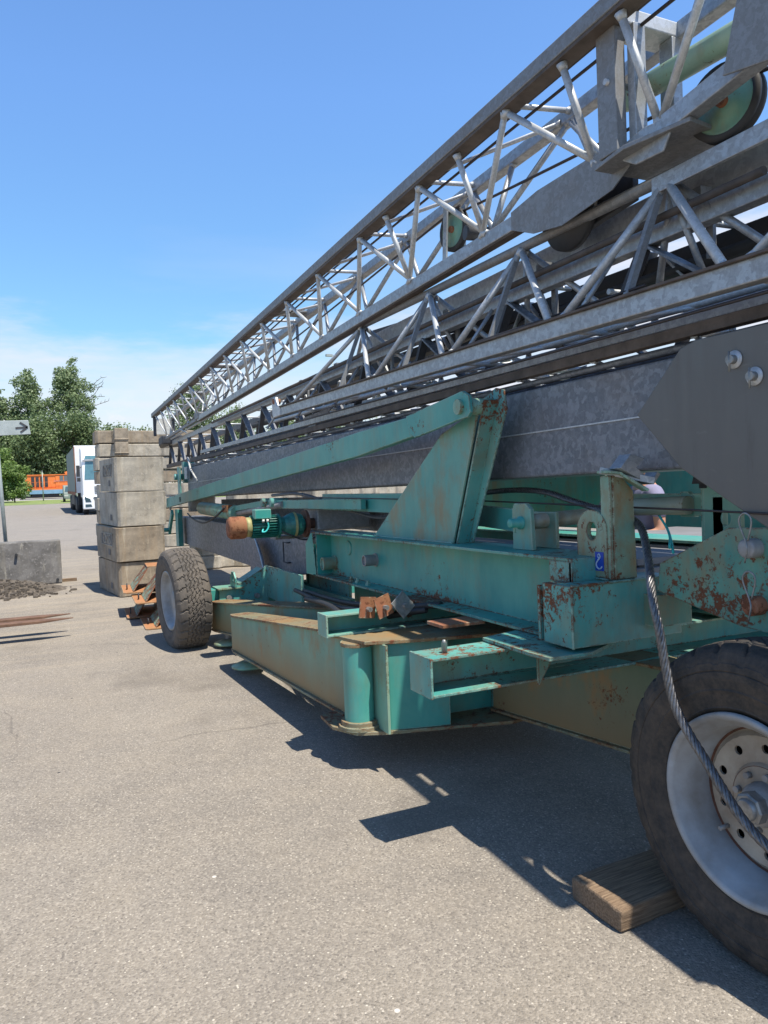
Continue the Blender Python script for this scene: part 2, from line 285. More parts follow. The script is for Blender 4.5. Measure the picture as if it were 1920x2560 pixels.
# ---------------------------------------------------------------- mesh helpers
class MB:
    def __init__(s): s.v = []; s.f = []; s.sm = []
    def add(s, vs, fs, smooth=False):
        k = len(s.v); s.v += [tuple(q) for q in vs]; s.f += [tuple(i+k for i in q) for q in fs]; s.sm += [smooth]*len(fs); return s
    def box(s, a, b):
        x0, y0, z0 = [min(p, q) for p, q in zip(a, b)]; x1, y1, z1 = [max(p, q) for p, q in zip(a, b)]
        return s.add([(x0, y0, z0), (x1, y0, z0), (x1, y1, z0), (x0, y1, z0), (x0, y0, z1), (x1, y0, z1), (x1, y1, z1), (x0, y1, z1)],
                     [(0, 3, 2, 1), (4, 5, 6, 7), (0, 1, 5, 4), (1, 2, 6, 5), (2, 3, 7, 6), (3, 0, 4, 7)])
    def frame(s, p, q, up):
        p, q = V(p), V(q); d = (q-p).normalized(); up = V(up); a = d.cross(up)
        if a.length < 1e-4: a = d.cross(V((1, 0, 0)))
        a.normalize(); return p, q, d, a, a.cross(d)
    def bar(s, p, q, w, h, up=(0, 0, 1), w2=None, h2=None):
        p, q, d, a, b = s.frame(p, q, up); w2 = w if w2 is None else w2; h2 = h if h2 is None else h2
        vs = [p+a*i*w/2+b*j*h/2 for i, j in ((-1, -1), (1, -1), (1, 1), (-1, 1))]+[q+a*i*w2/2+b*j*h2/2 for i, j in ((-1, -1), (1, -1), (1, 1), (-1, 1))]
        return s.add(vs, [(3, 2, 1, 0), (4, 5, 6, 7), (0, 1, 5, 4), (1, 2, 6, 5), (2, 3, 7, 6), (3, 0, 4, 7)])
    def tube(s, p, q, r, n=10, r2=None, cap=True):
        p, q, d, a, b = s.frame(p, q, (0, 0, 1)); r2 = r if r2 is None else r2
        vs = [p+(a*cos(2*pi*i/n)+b*sin(2*pi*i/n))*r for i in range(n)]+[q+(a*cos(2*pi*i/n)+b*sin(2*pi*i/n))*r2 for i in range(n)]
        s.add(vs, [(i, (i+1) % n, n+(i+1) % n, n+i) for i in range(n)], True)
        if cap: s.add(vs, [tuple(range(n-1, -1, -1)), tuple(range(n, 2*n))])
        return s
    def path(s, pts, r, n=8, twist=0):
        pts = [V(p) for p in pts]; R = []; up = V((0, 0, 1))
        for i, p in enumerate(pts):
            d = (pts[min(i+1, len(pts)-1)]-pts[max(i-1, 0)]).normalized()
            a = d.cross(up)
            if a.length < 1e-3: a = d.cross(V((1, 0, 0)))
            a.normalize(); b = a.cross(d); up = b
            R += [p+(a*cos(2*pi*k/n)+b*sin(2*pi*k/n))*r for k in range(n)]
        fs = [(i*n+k, i*n+(k+1) % n, (i+1)*n+(k+1) % n, (i+1)*n+k) for i in range(len(pts)-1) for k in range(n)]
        s.add(R, fs, True); s.add(R[:n], [tuple(range(n-1, -1, -1))]); s.add(R[-n:], [tuple(range(n))]); return s
    def prism(s, poly, axis, a, b):
        """poly: 2D outline; axis 0: (y,z) extruded along x, 1: (x,z) along y, 2: (x,y) along z"""
        def mk(p, t): return {0: (t, p[0], p[1]), 1: (p[0], t, p[1]), 2: (p[0], p[1], t)}[axis]
        n = len(poly); vs = [mk(p, a) for p in poly]+[mk(p, b) for p in poly]
        return s.add(vs, [tuple(range(n))[::-1], tuple(range(n, 2*n))]+[(i, (i+1) % n, n+(i+1) % n, n+i) for i in range(n)])
    def lathe(s, prof, c, axis='x', n=48, smooth=True):
        """prof: (along, radius)"""
        c = V(c); vs = []
        for (a, rr) in prof:
            for i in range(n):
                t = 2*pi*i/n; e, g = rr*cos(t), rr*sin(t)
                vs.append(c+(V((a, e, g)) if axis == 'x' else V((e, g, a)) if axis == 'z' else V((e, a, g))))
        fs = [(j*n+i, j*n+(i+1) % n, (j+1)*n+(i+1) % n, (j+1)*n+i) for j in range(len(prof)-1) for i in range(n)]
        return s.add(vs, fs, smooth)
    def build(s, name, mat, parent=None, bevel=0, loc=None, rot=None):
        me = bpy.data.meshes.new(name); me.from_pydata(s.v, [], s.f)
        me.polygons.foreach_set('use_smooth', s.sm); bm = bmesh.new(); bm.from_mesh(me)
        bmesh.ops.remove_doubles(bm, verts=bm.verts, dist=1e-5); bmesh.ops.recalc_face_normals(bm, faces=bm.faces); bm.to_mesh(me); bm.free()
        ob = bpy.data.objects.new(name, me); COL.objects.link(ob)
        me.materials.append(MAT[mat] if isinstance(mat, str) else mat)
        if parent: ob.parent = parent
        if loc: ob.location = loc
        if rot: ob.rotation_euler = rot
        if bevel:
            md = ob.modifiers.new('bevel', 'BEVEL'); md.width = bevel; md.segments = 2; md.limit_method = 'ANGLE'; md.angle_limit = RAD(40)
            md.harden_normals = False
        return ob
def tag(o, label, cat, group=None, kind=None):
    if label: o['label'] = label
    if cat: o['category'] = cat
    if group: o['group'] = group
    if kind: o['kind'] = kind
    return o
def empty(name, parent=None, loc=(0, 0, 0), rot=(0, 0, 0)):
    o = bpy.data.objects.new(name, None); COL.objects.link(o); o.location = loc; o.rotation_euler = rot
    if parent: o.parent = parent
    return o
def text(name, body, size, mat, parent, loc, rot, depth=.002):
    cu = bpy.data.curves.new(name, 'FONT'); cu.body = body; cu.size = size; cu.extrude = depth; cu.align_x = 'CENTER'; cu.align_y = 'CENTER'
    o = bpy.data.objects.new('tmp', cu); COL.objects.link(o); dg = bpy.context.evaluated_depsgraph_get()
    me = bpy.data.meshes.new_from_object(o.evaluated_get(dg)); bpy.data.objects.remove(o)
    me.materials.clear(); me.materials.append(MAT[mat]); q = bpy.data.objects.new(name, me); COL.objects.link(q)
    q.parent = parent; q.location = loc; q.rotation_euler = rot; return q
def spline(P, n=12):
    P = [V(p) for p in P]; Q = [P[0]*2-P[1]]+P+[P[-1]*2-P[-2]]; out = []
    for i in range(1, len(Q)-2):
        for k in range(n):
            t = k/n; a, b, c, d = Q[i-1:i+3]
            out.append(.5*((2*b)+(c-a)*t+(2*a-5*b+4*c-d)*t*t+(3*b-a-3*c+d)*t**3))
    out.append(P[-1]); return out

# ================================================================ SETTING
def sheet(name, x0, y0, x1, y1, z, mat):
    o = MB().add([(x0, y0, z), (x1, y0, z), (x1, y1, z), (x0, y1, z)], [(0, 1, 2, 3)]).build(name, mat); o['kind'] = 'structure'; return o
sheet('ground', -700, -300, 900, 1200, -.02, 'field')
yard = MB().add([(-60, -40, 0), (90, -40, 0), (90, 92, 0), (-60, 70, 0)], [(0, 1, 2, 3)]).build('asphalt_yard', 'asphalt'); yard['kind'] = 'structure'
verge = MB().add([(-60, 70, .01), (90, 92, .01), (90, 128, .01), (-60, 106, .01)], [(0, 1, 2, 3)]).build('grass_verge', 'grass'); verge['kind'] = 'structure'
bed = MB().add([(-60, 106, .02), (90, 102, .02), (90, 128, .3), (-60, 128, .3)], [(0, 1, 2, 3)]).build('railway_bed', 'rail_bed'); bed['kind'] = 'structure'

# ================================================================ TOWER CRANE
K = .94
crane = empty('tower_crane', None, (0, 0, .096), (RAD(-1.1507), 0, 0)); crane.scale = (K, K, K)
tag(crane, 'folded mobile tower crane of grey lattice jibs on a rusty turquoise chassis', 'crane')
bpy.context.view_layer.update(); CM = crane.matrix_world.copy()
def U(p): return CM @ V(p)
def lin(a, b, y): return a[1]+(b[1]-a[1])*(y-a[0])/(b[0]-a[0])
# ---- upper jib (triangular, inverted)
uj = empty('upper_jib', crane)
zA = lambda y: lin((2.5, 3.635), (17.5, 3.515), y)
zB = lambda y: lin((2.5, 3.665), (8.2, 3.605), y)
zC = lambda y: lin((2.9, 3.16), (13.3, 3.055), y)
XA, XB, XC = 2.35, 2.77, 2.555
MB().bar((XA, .75, zA(.75)+.052), (XA, 17.9, zA(17.9)+.052), .07, .08).build('rail_chord', 'galvanised_dull', uj, .006)
MB().bar((XA+.018, .75, zA(.75)+.002), (XA+.018, 17.9, zA(17.9)+.002), .095, .018).build('rail_flange', 'brown_rail', uj, .003)
MB().bar((XB, .75, zB(.75)), (XB, 17.6, zB(17.6)), .075, .075).build('rail_chord', 'galvanised', uj, .006)
MB().bar((XC, 2.55, zC(2.55)-.04), (XC, 13.35, zC(13.35)-.04), .085, .085).build('lower_chord', 'galvanised', uj, .006)
MB().bar((XC, 2.7, zC(2.7)-.087), (XC, 13.3, zC(13.3)-.087), .06, .008).build('lower_rail', 'brown_rail', uj)
MB().bar((XC, 13.3, zC(13.3)-.03), (XC, 17.3, 2.985), .05, .05).build('lower_chord', 'galvanised_dull', uj, .004)
MB().box((XC-.06, 13.2, 3.0), (XC+.06, 13.5, 3.12)).build('chord_joint', 'galvanised_dull', uj, .01)
AN = [1.4, 1.93, 2.87, 3.35, 4.37, 5.39, 6.38, 7.35, 8.31, 9.28, 10.25, 11.18, 12.1, 13.03, 13.93, 14.8, 15.68, 16.54, 17.4]
CN = [1.6, 2.44, 2.86, 3.87, 4.88, 5.86, 6.81, 7.75, 8.67, 9.65, 10.57, 11.53, 12.41, 13.28, 14.3, 15.2, 16.1, 17.0]
def zc(y): return zC(y) if y < 13.3 else lin((13.3, 3.045), (17.3, 3.0), y)
def br(par, p, q, r=.0185, name='diagonal_brace', mat='galvanised_light'):
    P_, Q_ = V(p), V(q); d_ = (Q_-P_).normalized()
    MB().tube(p, q, r, 10).tube(P_, P_+d_*.035, r*1.5, 8, r).tube(Q_-d_*.035, Q_, r, 8, r*1.5).build(name, mat, par)
def near(p, q): br(uj, (XA, p, zA(p)-.01), (XC-.025, q, zc(q)-.005), .0185 if p < 12 else .016)
def farb(p, q): br(uj, (XB-.01, p, zB(p)-.03), (XC+.025, q, zc(q)-.005), .0185 if p < 12 else .016, mat='galvanised')
for i in range(3, len(AN)):
    y = AN[i]; c0 = CN[i-1] if i-1 < len(CN) else None; c1 = CN[i] if i < len(CN) else None
    near(y, CN[i-1]-.03)
    if c1: near(y, c1+.03)
    if i < 15: farb(y-.03, CN[i-1]-.05)
    if c1 and i < 15: farb(y-.03, c1+.05)
    br(uj, (XA+.03, y, zA(y)+.03), (XB-.03, y-.06, zB(y)+.01), .015, 'cross_tube')
for p, q in ((2.47, 2.44), (2.87, 2.86), (1.93, 2.44), (3.87, 3.87), (4.90, 4.88)): near(p, q)
farb(3.87, 3.87); farb(3.28, 2.9)
for i in range(4, 14): br(uj, (XA+.03, AN[i]-.1, zA(AN[i])+.03), (XB-.03, AN[i-1]+.02, zB(AN[i-1])-.02), .013, 'cross_brace')
for y in (7.95, 11.3, 14.0):
    MB().box((XA+.04, y-.13, zA(y)+.025), (XB-.04, y+.13, zA(y)+.045)).build('cross_plate', 'galvanised_dull', uj)
for i in range(3): br(uj, (XA+.03, 12.2+i*1.6, zA(13)-.01), (XB-.03, 12.5+i*1.6, zA(13)-.01), .014, 'cross_tube')
MB().box((XA-.03, 17.58, 3.06), (XA+.03, 17.66, 3.5)).box((XB-.03, 17.58, 3.06), (XB+.03, 17.66, 3.5)).build('end_post', 'dark_metal', uj)
MB().box((XA+.03, 17.60, 3.10), (XB-.03, 17.62, 3.46)).build('end_panel', 'white_cap', uj)
MB().prism([(2.46, 17.4), (2.9, 17.2), (3.0, 18.4), (2.62, 18.9), (2.5, 18.2)], 2, 2.86, 3.06).build('end_casting', 'dark_metal', uj, .03)
# portal frame
MB().box((2.385, 2.55, 3.08), (2.445, 2.67, 3.63)).build('portal_post', 'galvanised_dull', uj, .004)
MB().box((2.452, 2.50, 3.08), (2.52, 2.545, 3.63)).build('portal_post', 'galvanised', uj, .004)
MB().box((2.70, 2.52, 3.08), (2.76, 2.60, 3.63)).build('portal_post', 'galvanised', uj, .004)
MB().box((2.34, 2.52, 3.632), (2.80, 2.66, 3.70)).build('portal_beam', 'galvanised_light', uj, .006)
MB().prism([(2.40, 2.72), (2.37, 2.50), (2.45, 2.2), (2.78, 2.25), (2.82, 2.5), (2.72, 2.72)], 2, 3.055, 3.075).build('portal_base_plate', 'galvanised_dull', uj, .003)
MB().tube((2.37, 2.60, 3.40), (2.52, 2.60, 3.40), .014, 10).build('pin', 'galvanised_light', uj)
MB().prism([(2.62, 3.10), (2.70, 3.195), (3.3, 3.20), (3.55, 3.17), (3.55, 3.07), (3.35, 2.985), (3.1, 2.945), (2.72, 2.985), (2.60, 3.05)], 0, XC-.05, XC-.044).build('gusset_plate', 'galvanised_dull', uj)
MB().prism([(2.58, 3.05), (2.58, 3.12), (2.44, 3.14), (2.30, 3.12), (2.30, 3.05), (2.34, 2.99), (2.5, 3.0)], 0, 2.44, 2.452).bar((2.47, 2.34, 3.10), (2.5, 1.0, 3.30), .07, .085).build('head_chord', 'galvanised', uj, .005)
MB().prism([(2.0, 3.12), (1.7, 3.05), (1.2, 3.1), (1.2, 3.62), (1.75, 3.5), (1.93, 3.36)], 0, 2.40, 2.412).build('head_side_plate', 'galvanised_dull', uj, .004)
MB().tube((2.58, 2.70, 3.405), (2.58, .9, 3.27), .054, 20).tube((2.58, 2.70, 3.405), (2.58, 2.79, 3.41), .05, 20, .035).build('push_rod_tube', 'tube_mint', uj)
def sheave(c, R, w, par, tilt=(0, 0, 0)):
    s = empty('sheave_wheel', par, c, tilt)
    MB().lathe([(-w/2, R*.82), (-w/2, R), (-w*.2, R), (-w*.1, R*.93), (w*.1, R*.93), (w*.2, R), (w/2, R), (w/2, R*.82)], (0, 0, 0), 'x', 40).build('sheave_rim', 'black_rubber', s)
    MB().lathe([(-w/2+.004, 0), (-w/2+.002, R*.3), (-w*.25, R*.36), (-w*.25, R*.7), (-w/2+.002, R*.83), (w/2-.002, R*.83), (w*.25, R*.7), (w*.25, R*.3), (w/2, 0)], (0, 0, 0), 'x', 40).build('sheave_disc', 'teal_pale', s)
    MB().tube((-w*.9, 0, 0), (w*.9, 0, 0), R*.16, 12).build('axle_pin', 'rust_plate', s)
    return s
# sheaves need a third level: build them as direct parts of the crane
sheave((2.62, 2.17, 3.14), .155, .06, crane, (0, 0, RAD(12)))
sheave((2.63, 4.40, 3.37), .145, .04, crane, (0, 0, RAD(6)))
MB().bar((2.57, 4.44, 3.14), (2.57, 4.40, 3.53), .012, .05, (0, 1, 0)).bar((2.69, 4.40, 3.14), (2.69, 4.36, 3.53), .012, .05, (0, 1, 0)).build('sheave_bracket', 'galvanised', crane)
MB().lathe([(-.02, .0), (-.02, .20), (.02, .20), (.02, 0)], (2.62, 3.17, 3.05), 'x', 36).build('rope_guide_disc', 'black_rubber', crane)
MB().tube((2.50, 4.05, 3.22), (2.66, 4.02, 3.22), .045, 14).build('rope_drum', 'dark_metal', crane)
MB().prism([(2.75, 2.97), (2.75, 3.14), (3.5, 3.14), (3.45, 3.0), (3.2, 2.93)], 0, 2.66, 2.70).build('sheave_housing', 'dark_metal', crane, .004)
# hoist cables
for i, pts in enumerate(([(2.5, 1.2, 3.71), (2.5, 4, 3.69), (2.52, 8, 3.64), (2.55, 13.5, 3.5), (2.55, 16.5, 3.3)], [(2.5, 1.2, 3.62), (2.5, 4, 3.62), (2.52, 8, 3.58), (2.55, 13, 3.42)],
                        [(2.66, 1.6, 3.13), (2.65, 2.4, 3.265), (2.65, 3.0, 3.33), (2.65, 3.87, 3.42), (2.65, 4.5, 3.49)], [(2.62, 4.3, 3.50), (2.65, 7.4, 3.39), (2.62, 12, 3.2), (2.6, 16, 3.06)],
                        [(2.31, 1.3, 2.235), (2.31, 3.5, 2.262), (2.33, 7.2, 2.33)], [(2.38, 2.4, 2.44), (2.37, 4.3, 2.47), (2.36, 7.5, 2.5)])):
    MB().path(spline(pts, 6), .0085 if i < 4 else .007, 6).build('hoist_cable', 'cable_dark', crane)
# ---- lower jib (T2)
lj = empty('lower_jib', crane)
zE = lambda y: lin((1.75, 2.32), (7.5, 2.475), y)
zD = lambda y: lin((2.4, 2.95), (6.0, 3.06), y)
MB().bar((2.30, .75, zE(.75)), (2.30, 7.55, zE(7.55)), .06, .085).build('lower_chord', 'galvanised', lj, .005)
MB().bar((2.285, .75, zE(.75)+.047), (2.285, 7.45, zE(7.45)+.047), .07, .01).build('chord_edge', 'brown_rail', lj)
MB().bar((2.88, .75, zE(.75)), (2.88, 7.55, zE(7.55)), .06, .07).build('lower_chord', 'galvanised', lj, .005)
MB().tube((2.6, .8, 2.91), (2.6, 6.0, zD(6.0)), .029, 14).build('top_tube', 'galvanised_dull', lj)
MB().tube((2.6, 6.0, zD(6.0)), (2.58, 16.8, 2.93), .02, 10).build('top_tube', 'galvanised', lj)
MB().tube((2.62, 2.0, 2.80), (2.62, 7.4, 2.83), .018, 10).tube((2.62, 7.4, 2.83), (2.60, 12.5, 2.86), .018, 10).build('stay_tube', 'brown_rail', lj)
MB().bar((2.56, 2.52, 2.925), (2.56, .8, 2.90), .02, .075).build('splice_plate', 'galvanised', lj, .003)
DN = [1.35, 2.46, 3.57, 4.70, 5.96]; EN = [.8, 1.87, 2.91, 3.99, 5.15, 7.2]
for i, d in enumerate(DN):
    for e in (EN[i], EN[i+1]):
        br(lj, (2.585, d, zD(d)-.02), (2.30, e+(.05 if e == EN[i] else -.05), zE(e)+.04), .0195)
        br(lj, (2.615, d, zD(d)-.02), (2.88, e+(.05 if e == EN[i] else -.05), zE(e)+.03), .018, mat='galvanised')
    br(lj, (2.59, d, zD(d)-.02), (2.86, d-.02, zE(d)+.03), .016, 'cross_tube', 'galvanised')
    MB().bar((2.58, d+.03, zD(d)-.03), (2.36, d+.05, zE(d)+.03), .03, .03).build('post_tube', 'galvanised_dull', lj)
for i, e in enumerate(EN):
    br(lj, (2.32, e, zE(e)), (2.86, e, zE(e)), .014, 'cross_tube')
    if i: br(lj, (2.32, e, zE(e)), (2.86, EN[i-1]+.05, zE(e)), .014, 'cross_brace')
MB().prism([(7.45, 2.43), (7.72, 2.43), (7.74, 2.60), (7.70, 2.645), (7.62, 2.645), (7.58, 2.55), (7.45, 2.53)], 0, 2.26, 2.30).build('end_lug', 'galvanised_light', lj, .008)
MB().tube((2.25, 7.655, 2.60), (2.33, 7.655, 2.60), .03, 14).build('bushing', 'rust_plate', lj)
MB().prism([(7.4, 2.40), (6.5, 2.42), (7.2, 2.25)], 0, 2.5, 2.512).build('web_plate', 'galvanised_mast', lj)
# ---- tower lattice section (T3)
tl = empty('tower_lattice', crane)
zf = lambda y: lin((2.0, 2.765), (18.6, 2.90), y)
zg = lambda y: lin((2.0, 2.285), (18.0, 2.385), y)
for x, mt in ((2.71, 'galvanised'), (3.22, 'galvanised_dull')):
    MB().bar((x, .75, zf(.75)), (x, 18.7, zf(18.7)), .075, .09).build('top_chord', mt, tl, .005)
    MB().bar((x-.01, .75, zg(.75)), (x-.01, 18.2, zg(18.2)), .09, .08).build('bottom_chord', 'brown_rail', tl, .004)
MB().bar((2.8, .8, 2.93), (2.8, 6.3, 2.965), .06, .12).build('side_girder', 'galvanised', crane, .005)
MB().bar((3.0, .8, 2.68), (3.0, 9, 2.86), .10, .075).build('cable_tray', 'black_rubber', crane)
MB().bar((2.98, .8, 3.03), (2.98, 5.8, 3.05), .08, .08).build('side_rail', 'galvanised_dull', crane, .004)
MB().bar((2.50, .9, 2.26), (2.50, 13.0, 2.40), .045, .055).build('hanger_channel', 'galvanised', crane, .004)
MB().bar((2.44, .9, 2.20), (2.44, 14.0, 2.285), .05, .05).build('hanger_rail', 'brown_rail', crane, .003)
MB().tube((2.62, .9, 2.33), (2.62, 9.0, 2.52), .02, 10).tube((2.9, .9, 2.46), (2.9, 8.0, 2.60), .018, 10).build('feed_pipe', 'galvanised_light', crane)
for y in [1.75+1.13*i for i in range(7)]:
    MB().bar((2.95, y, 2.80), (2.95, y-.42, 2.36), .012, .07, (1, 0, 0)).bar((2.96, y+.05, 2.80), (2.96, y+.40, 2.36), .012, .07, (1, 0, 0)).build('inner_brace', 'galvanised', crane)
    br(crane, (2.73, y+.3, 2.33), (3.2, y-.25, 2.34), .014, 'inner_tube', 'galvanised')
    br(crane, (2.45, y+.1, 2.40), (2.72, y+.02, 2.80), .013, 'inner_tube', 'galvanised')
    MB().box((2.70, y-.5, 2.86), (2.90, y-.42, 2.90)).box((2.78, y-.49, 2.60), (2.80, y-.45, 2.88)).build('pipe_hanger', 'galvanised_dull', crane)
FN = [1.6, 2.75, 3.9, 5.05, 6.2, 7.35, 8.52, 9.68, 10.76, 11.81, 12.96, 14.13, 15.31, 16.47, 17.74]
for x in (2.71, 3.22):
    for i, y in enumerate(FN):
        nr = x < 3
        MB().bar((x, y-.01, zf(y)-.04), (x, y+.27, zg(y)+.03), .06, .035, (0, 1, 0)).build('lattice_bar', 'dark_metal', tl)
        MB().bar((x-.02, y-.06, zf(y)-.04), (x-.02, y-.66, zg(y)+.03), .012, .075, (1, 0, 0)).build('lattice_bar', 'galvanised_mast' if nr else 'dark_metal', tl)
        if nr and i % 2 == 0: br(tl, (2.73, y, zg(y)), (3.2, y, zg(y)), .016, 'cross_tube')
        if nr: br(tl, (2.73, y-.3, zf(y)), (3.2, y-.32, zf(y)), .014, 'cross_tube')
# dark cable bundle and feed pipes lying inside the lattice
MB().path(spline([(2.92, 1, 2.60), (2.95, 3, 2.66), (2.98, 5, 2.68), (2.9, 8, 2.60), (2.92, 12, 2.68)], 6), .035, 8).path(spline([(3.0, 1, 2.52), (3.02, 4, 2.60), (2.96, 8, 2.55), (2.92, 11.5, 2.70)], 6), .025, 8).build('cable_bundle', 'black_rubber', crane)
MB().prism([(4.2, 2.72), (5.9, 2.86), (6.35, 3.03), (6.3, 3.10), (5.5, 3.03), (4.2, 3.02)], 0, 2.84, 2.86).build('catwalk_panel', 'dark_metal', crane)
for j in range(5):
    y = 3.0+j*1.15; MB().box((2.80, y, 2.58), (3.10, y+.02, 2.592)).box((2.80, y, 2.50), (2.81, y+.03, 2.59)).box((2.92, y, 2.50), (2.93, y+.03, 2.59)).tube((2.76, y+.05, 2.61), (3.15, y+.05, 2.61), .016, 8).build('hose_clamp', 'galvanised_light', crane)
for x, z in ((2.50, 2.16), (2.66, 2.155), (2.82, 2.17)):
    MB().tube((x, .9, z), (x, 15, z+.05), .017, 8).build('guard_pipe', 'galvanised_mast', crane)
for y in [2.2+.62*i for i in range(20)]:
    br(crane, (2.44, y, 2.185+.004*y), (2.84, y+.28, 2.19+.004*y), .0125, 'ladder_rung')
# ---- mast box
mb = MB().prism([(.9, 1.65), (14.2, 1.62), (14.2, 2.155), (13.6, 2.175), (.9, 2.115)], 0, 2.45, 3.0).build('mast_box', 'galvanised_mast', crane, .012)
MB().box((2.444, 1.6, 1.886), (2.452, 14.1, 1.893)).build('weld_seam', 'galvanised_light', mb)
MB().box((2.47, 14.21, 1.35), (2.95, 14.4, 1.62)).build('mast_foot', 'concrete', crane, .01)
hp = MB().prism([(.9, 2.19), (1.60, 2.17), (1.80, 2.145), (2.12, 2.15), (2.2, 2.13), (2.45, 1.89), (2.21, 1.645), (1.83, 1.42), (1.2, 1.0), (.9, .9)], 0, 2.36, 2.385).build('hinge_plate', 'plate_dark', crane, .004)
for (y, z) in ((1.94, 2.04), (1.855, 1.965), (1.6, 1.9)):
    p = MB().lathe([(0, 0), (0, .034), (.005, .034), (.005, 0)], (2.354, y, z), 'x', 24).build('washer', 'galvanised_light', hp)
    MB().tube((2.328, y, z), (2.356, y, z), .017, 14).tube((2.33, y, z-.045), (2.33, y, z+.03), .004, 6).build('pin', 'pin_grey', hp)
# ---- main beams
def ibeam(x0, x1, y0, y1, z0, z1, mat, name, lab=True):
    xm = (x0+x1)/2
    o = MB().box((x0, y0, z1-.016), (x1, y1, z1)).box((x0, y0, z0), (x1, y1, z0+.016)).box((xm-.01, y0+.005, z0+.015), (xm+.01, y1-.005, z1-.015)).build(name, mat, crane, .003)
    return o
ib = ibeam(2.10, 2.40, 2.62, 6.12, .885, 1.27, 'teal_beam', 'main_beam')
MB().prism([(6.10, 1.262), (6.14, 1.262), (6.30, 1.15), (6.30, .89), (6.05, .89), (6.05, .92), (6.1, 1.2)], 0, 2.10, 2.105).prism([(2.105, .9), (2.3, .9), (2.3, 1.15), (2.105, 1.15)], 1, 6.29, 6.30).prism([(2.105, 1.252), (2.39, 1.252), (2.39, .9), (2.105, .9)], 1, 6.02, 6.03).build('end_plate', 'teal_fresh', ib)
MB().lathe([(0, 0), (-.012, .0), (-.012, .055), (0, .062)], (2.241, 5.60, 1.145), 'x', 28, False).build('round_boss', 'teal_paint', ib)
for (y, z, rr, ln, mt) in ((5.93, 1.0, .055, .12, 'teal_ochre'), (5.06, 1.085, .042, .10, 'hub_grey')):
    MB().lathe([(0, rr*1.2), (-.01, rr*1.2), (-.01, rr), (-ln, rr), (-ln, rr*.82), (-ln+.012, rr*.82), (-ln+.012, 0)], (2.24, y, z), 'x', 28, False).build('pivot_pin', mt, ib)
for y in (5.35, 5.22, 5.02):
    MB().lathe([(.0, .022), (.018, .022), (.018, .013), (.04, .013), (.04, 0)], (2.15, y, .901), 'z', 6, False).build('bolt', 'teal_ochre', ib)
MB().box((2.10, 2.60, 1.16), (2.34, 2.62, 1.268)).box((2.10, 2.60, 1.16), (2.12, 2.76, 1.254)).build('end_cap', 'teal_worn', ib, .004)
ibeam(3.15, 3.45, 2.62, 6.6, .885, 1.27, 'teal_paint', 'main_beam')
MB().box((2.4, 5.7, .92), (3.15, 5.85, 1.2)).box((2.4, 3.0, .95), (3.15, 3.15, 1.18)).build('cross_member', 'teal_worn', crane, .004)
MB().lathe([(.70, .42), (.74, .46), (.76, .40), (.86, .40), (.87, .44), (.885, .44)], (2.85, 4.6, 0), 'z', 40).build('slewing_ring', 'hub_grey', crane)
# ---- strut bracket (upright)
sb = MB().prism([(4.99, 1.271), (3.92, 1.93), (3.56, 2.02), (3.48, 2.05), (3.82, 1.271)], 0, 2.20, 2.214).build('strut_bracket', 'teal_ochre', crane, .003)
MB().bar((2.257, 3.80, 1.272), (2.257, 3.445, 2.08), .086, .014, (0, 1, .4)).build('bracket_flange', 'teal_worn', sb, .002)
MB().prism([(4.7, 1.271), (3.9, 1.85), (3.60, 2.10), (3.46, 2.15), (3.38, 2.13), (3.36, 2.02), (3.76, 1.271)], 0, 2.30, 2.312).build('bracket_rear_plate', 'teal_worn', sb, .003)
MB().tube((2.13, 3.50, 2.05), (2.33, 3.50, 2.05), .045, 18).build('bracket_pin', 'teal_pale', sb)
# long strut
st = MB().prism([(14.80, 1.62), (14.84, 1.44), (5.1, 1.865), (4.14, 1.94), (4.12, 2.07), (5.06, 2.045)], 0, 2.13, 2.19).build('support_strut', 'teal_paint', crane, .006)
MB().prism([(4.20, 2.07), (4.16, 1.95), (4.09, 1.925), (3.55, 1.98), (3.45, 1.985), (3.42, 2.01), (3.43, 2.10), (3.50, 2.135), (3.60, 2.125)], 0, 2.108, 2.130).build('strut_head_plate', 'teal_paint', st, .003)
MB().lathe([(0, .0), (-.018, 0), (-.018, .042), (0, .042)], (2.108, 3.53, 2.05), 'x', 24, False).build('strut_pin', 'teal_pale', st)
text('stencil_letters', 'TEB', .12, 'stamp_black', st, (2.127, 13.2, 1.585), (pi/2, 0, -pi/2), .001)
MB().prism([(14.7, 1.64), (14.95, 1.66), (14.97, 1.40), (14.84, 1.39)], 0, 2.05, 2.07).prism([(14.7, 1.64), (14.95, 1.66), (14.97, 1.40), (14.84, 1.39)], 0, 2.2, 2.22).build('strut_yoke', 'hub_grey', crane)
# ---- lugs and posts at beam end
pb = MB().prism([(3.22, 1.271), (3.22, 1.48), (3.20, 1.51), (3.10, 1.51), (3.06, 1.48), (3.05, 1.271)], 0, 2.22, 2.245).build('pin_bracket', 'teal_ochre', crane, .004)
MB().prism([(3.245, 1.271), (3.245, 1.46), (3.05, 1.46), (3.05, 1.271)], 0, 2.37, 2.39).build('pin_bracket', 'teal_ochre', crane, .004)
MB().lathe([(0, .034), (-.012, .034), (-.012, .024), (-.07, .024), (-.075, .018), (-.075, 0)], (2.22, 3.14, 1.41), 'x', 20).tube((2.18, 3.14, 1.36), (2.18, 3.14, 1.44), .005, 6).build('bracket_pin', 'teal_fresh', pb)
MB().tube((2.25, 3.14, 1.41), (2.75, 3.14, 1.43), .04, 18).build('tie_tube', 'pale_rusty', crane)
hl = []
for k in range(20): a = pi*k/19; hl.append((2.62+.10*cos(a), 1.40+.09*sin(a)))
lug = MB()
ho = [(2.62+.033*cos(2*pi*k/24), 1.385+.042*sin(2*pi*k/24)) for k in range(24)]
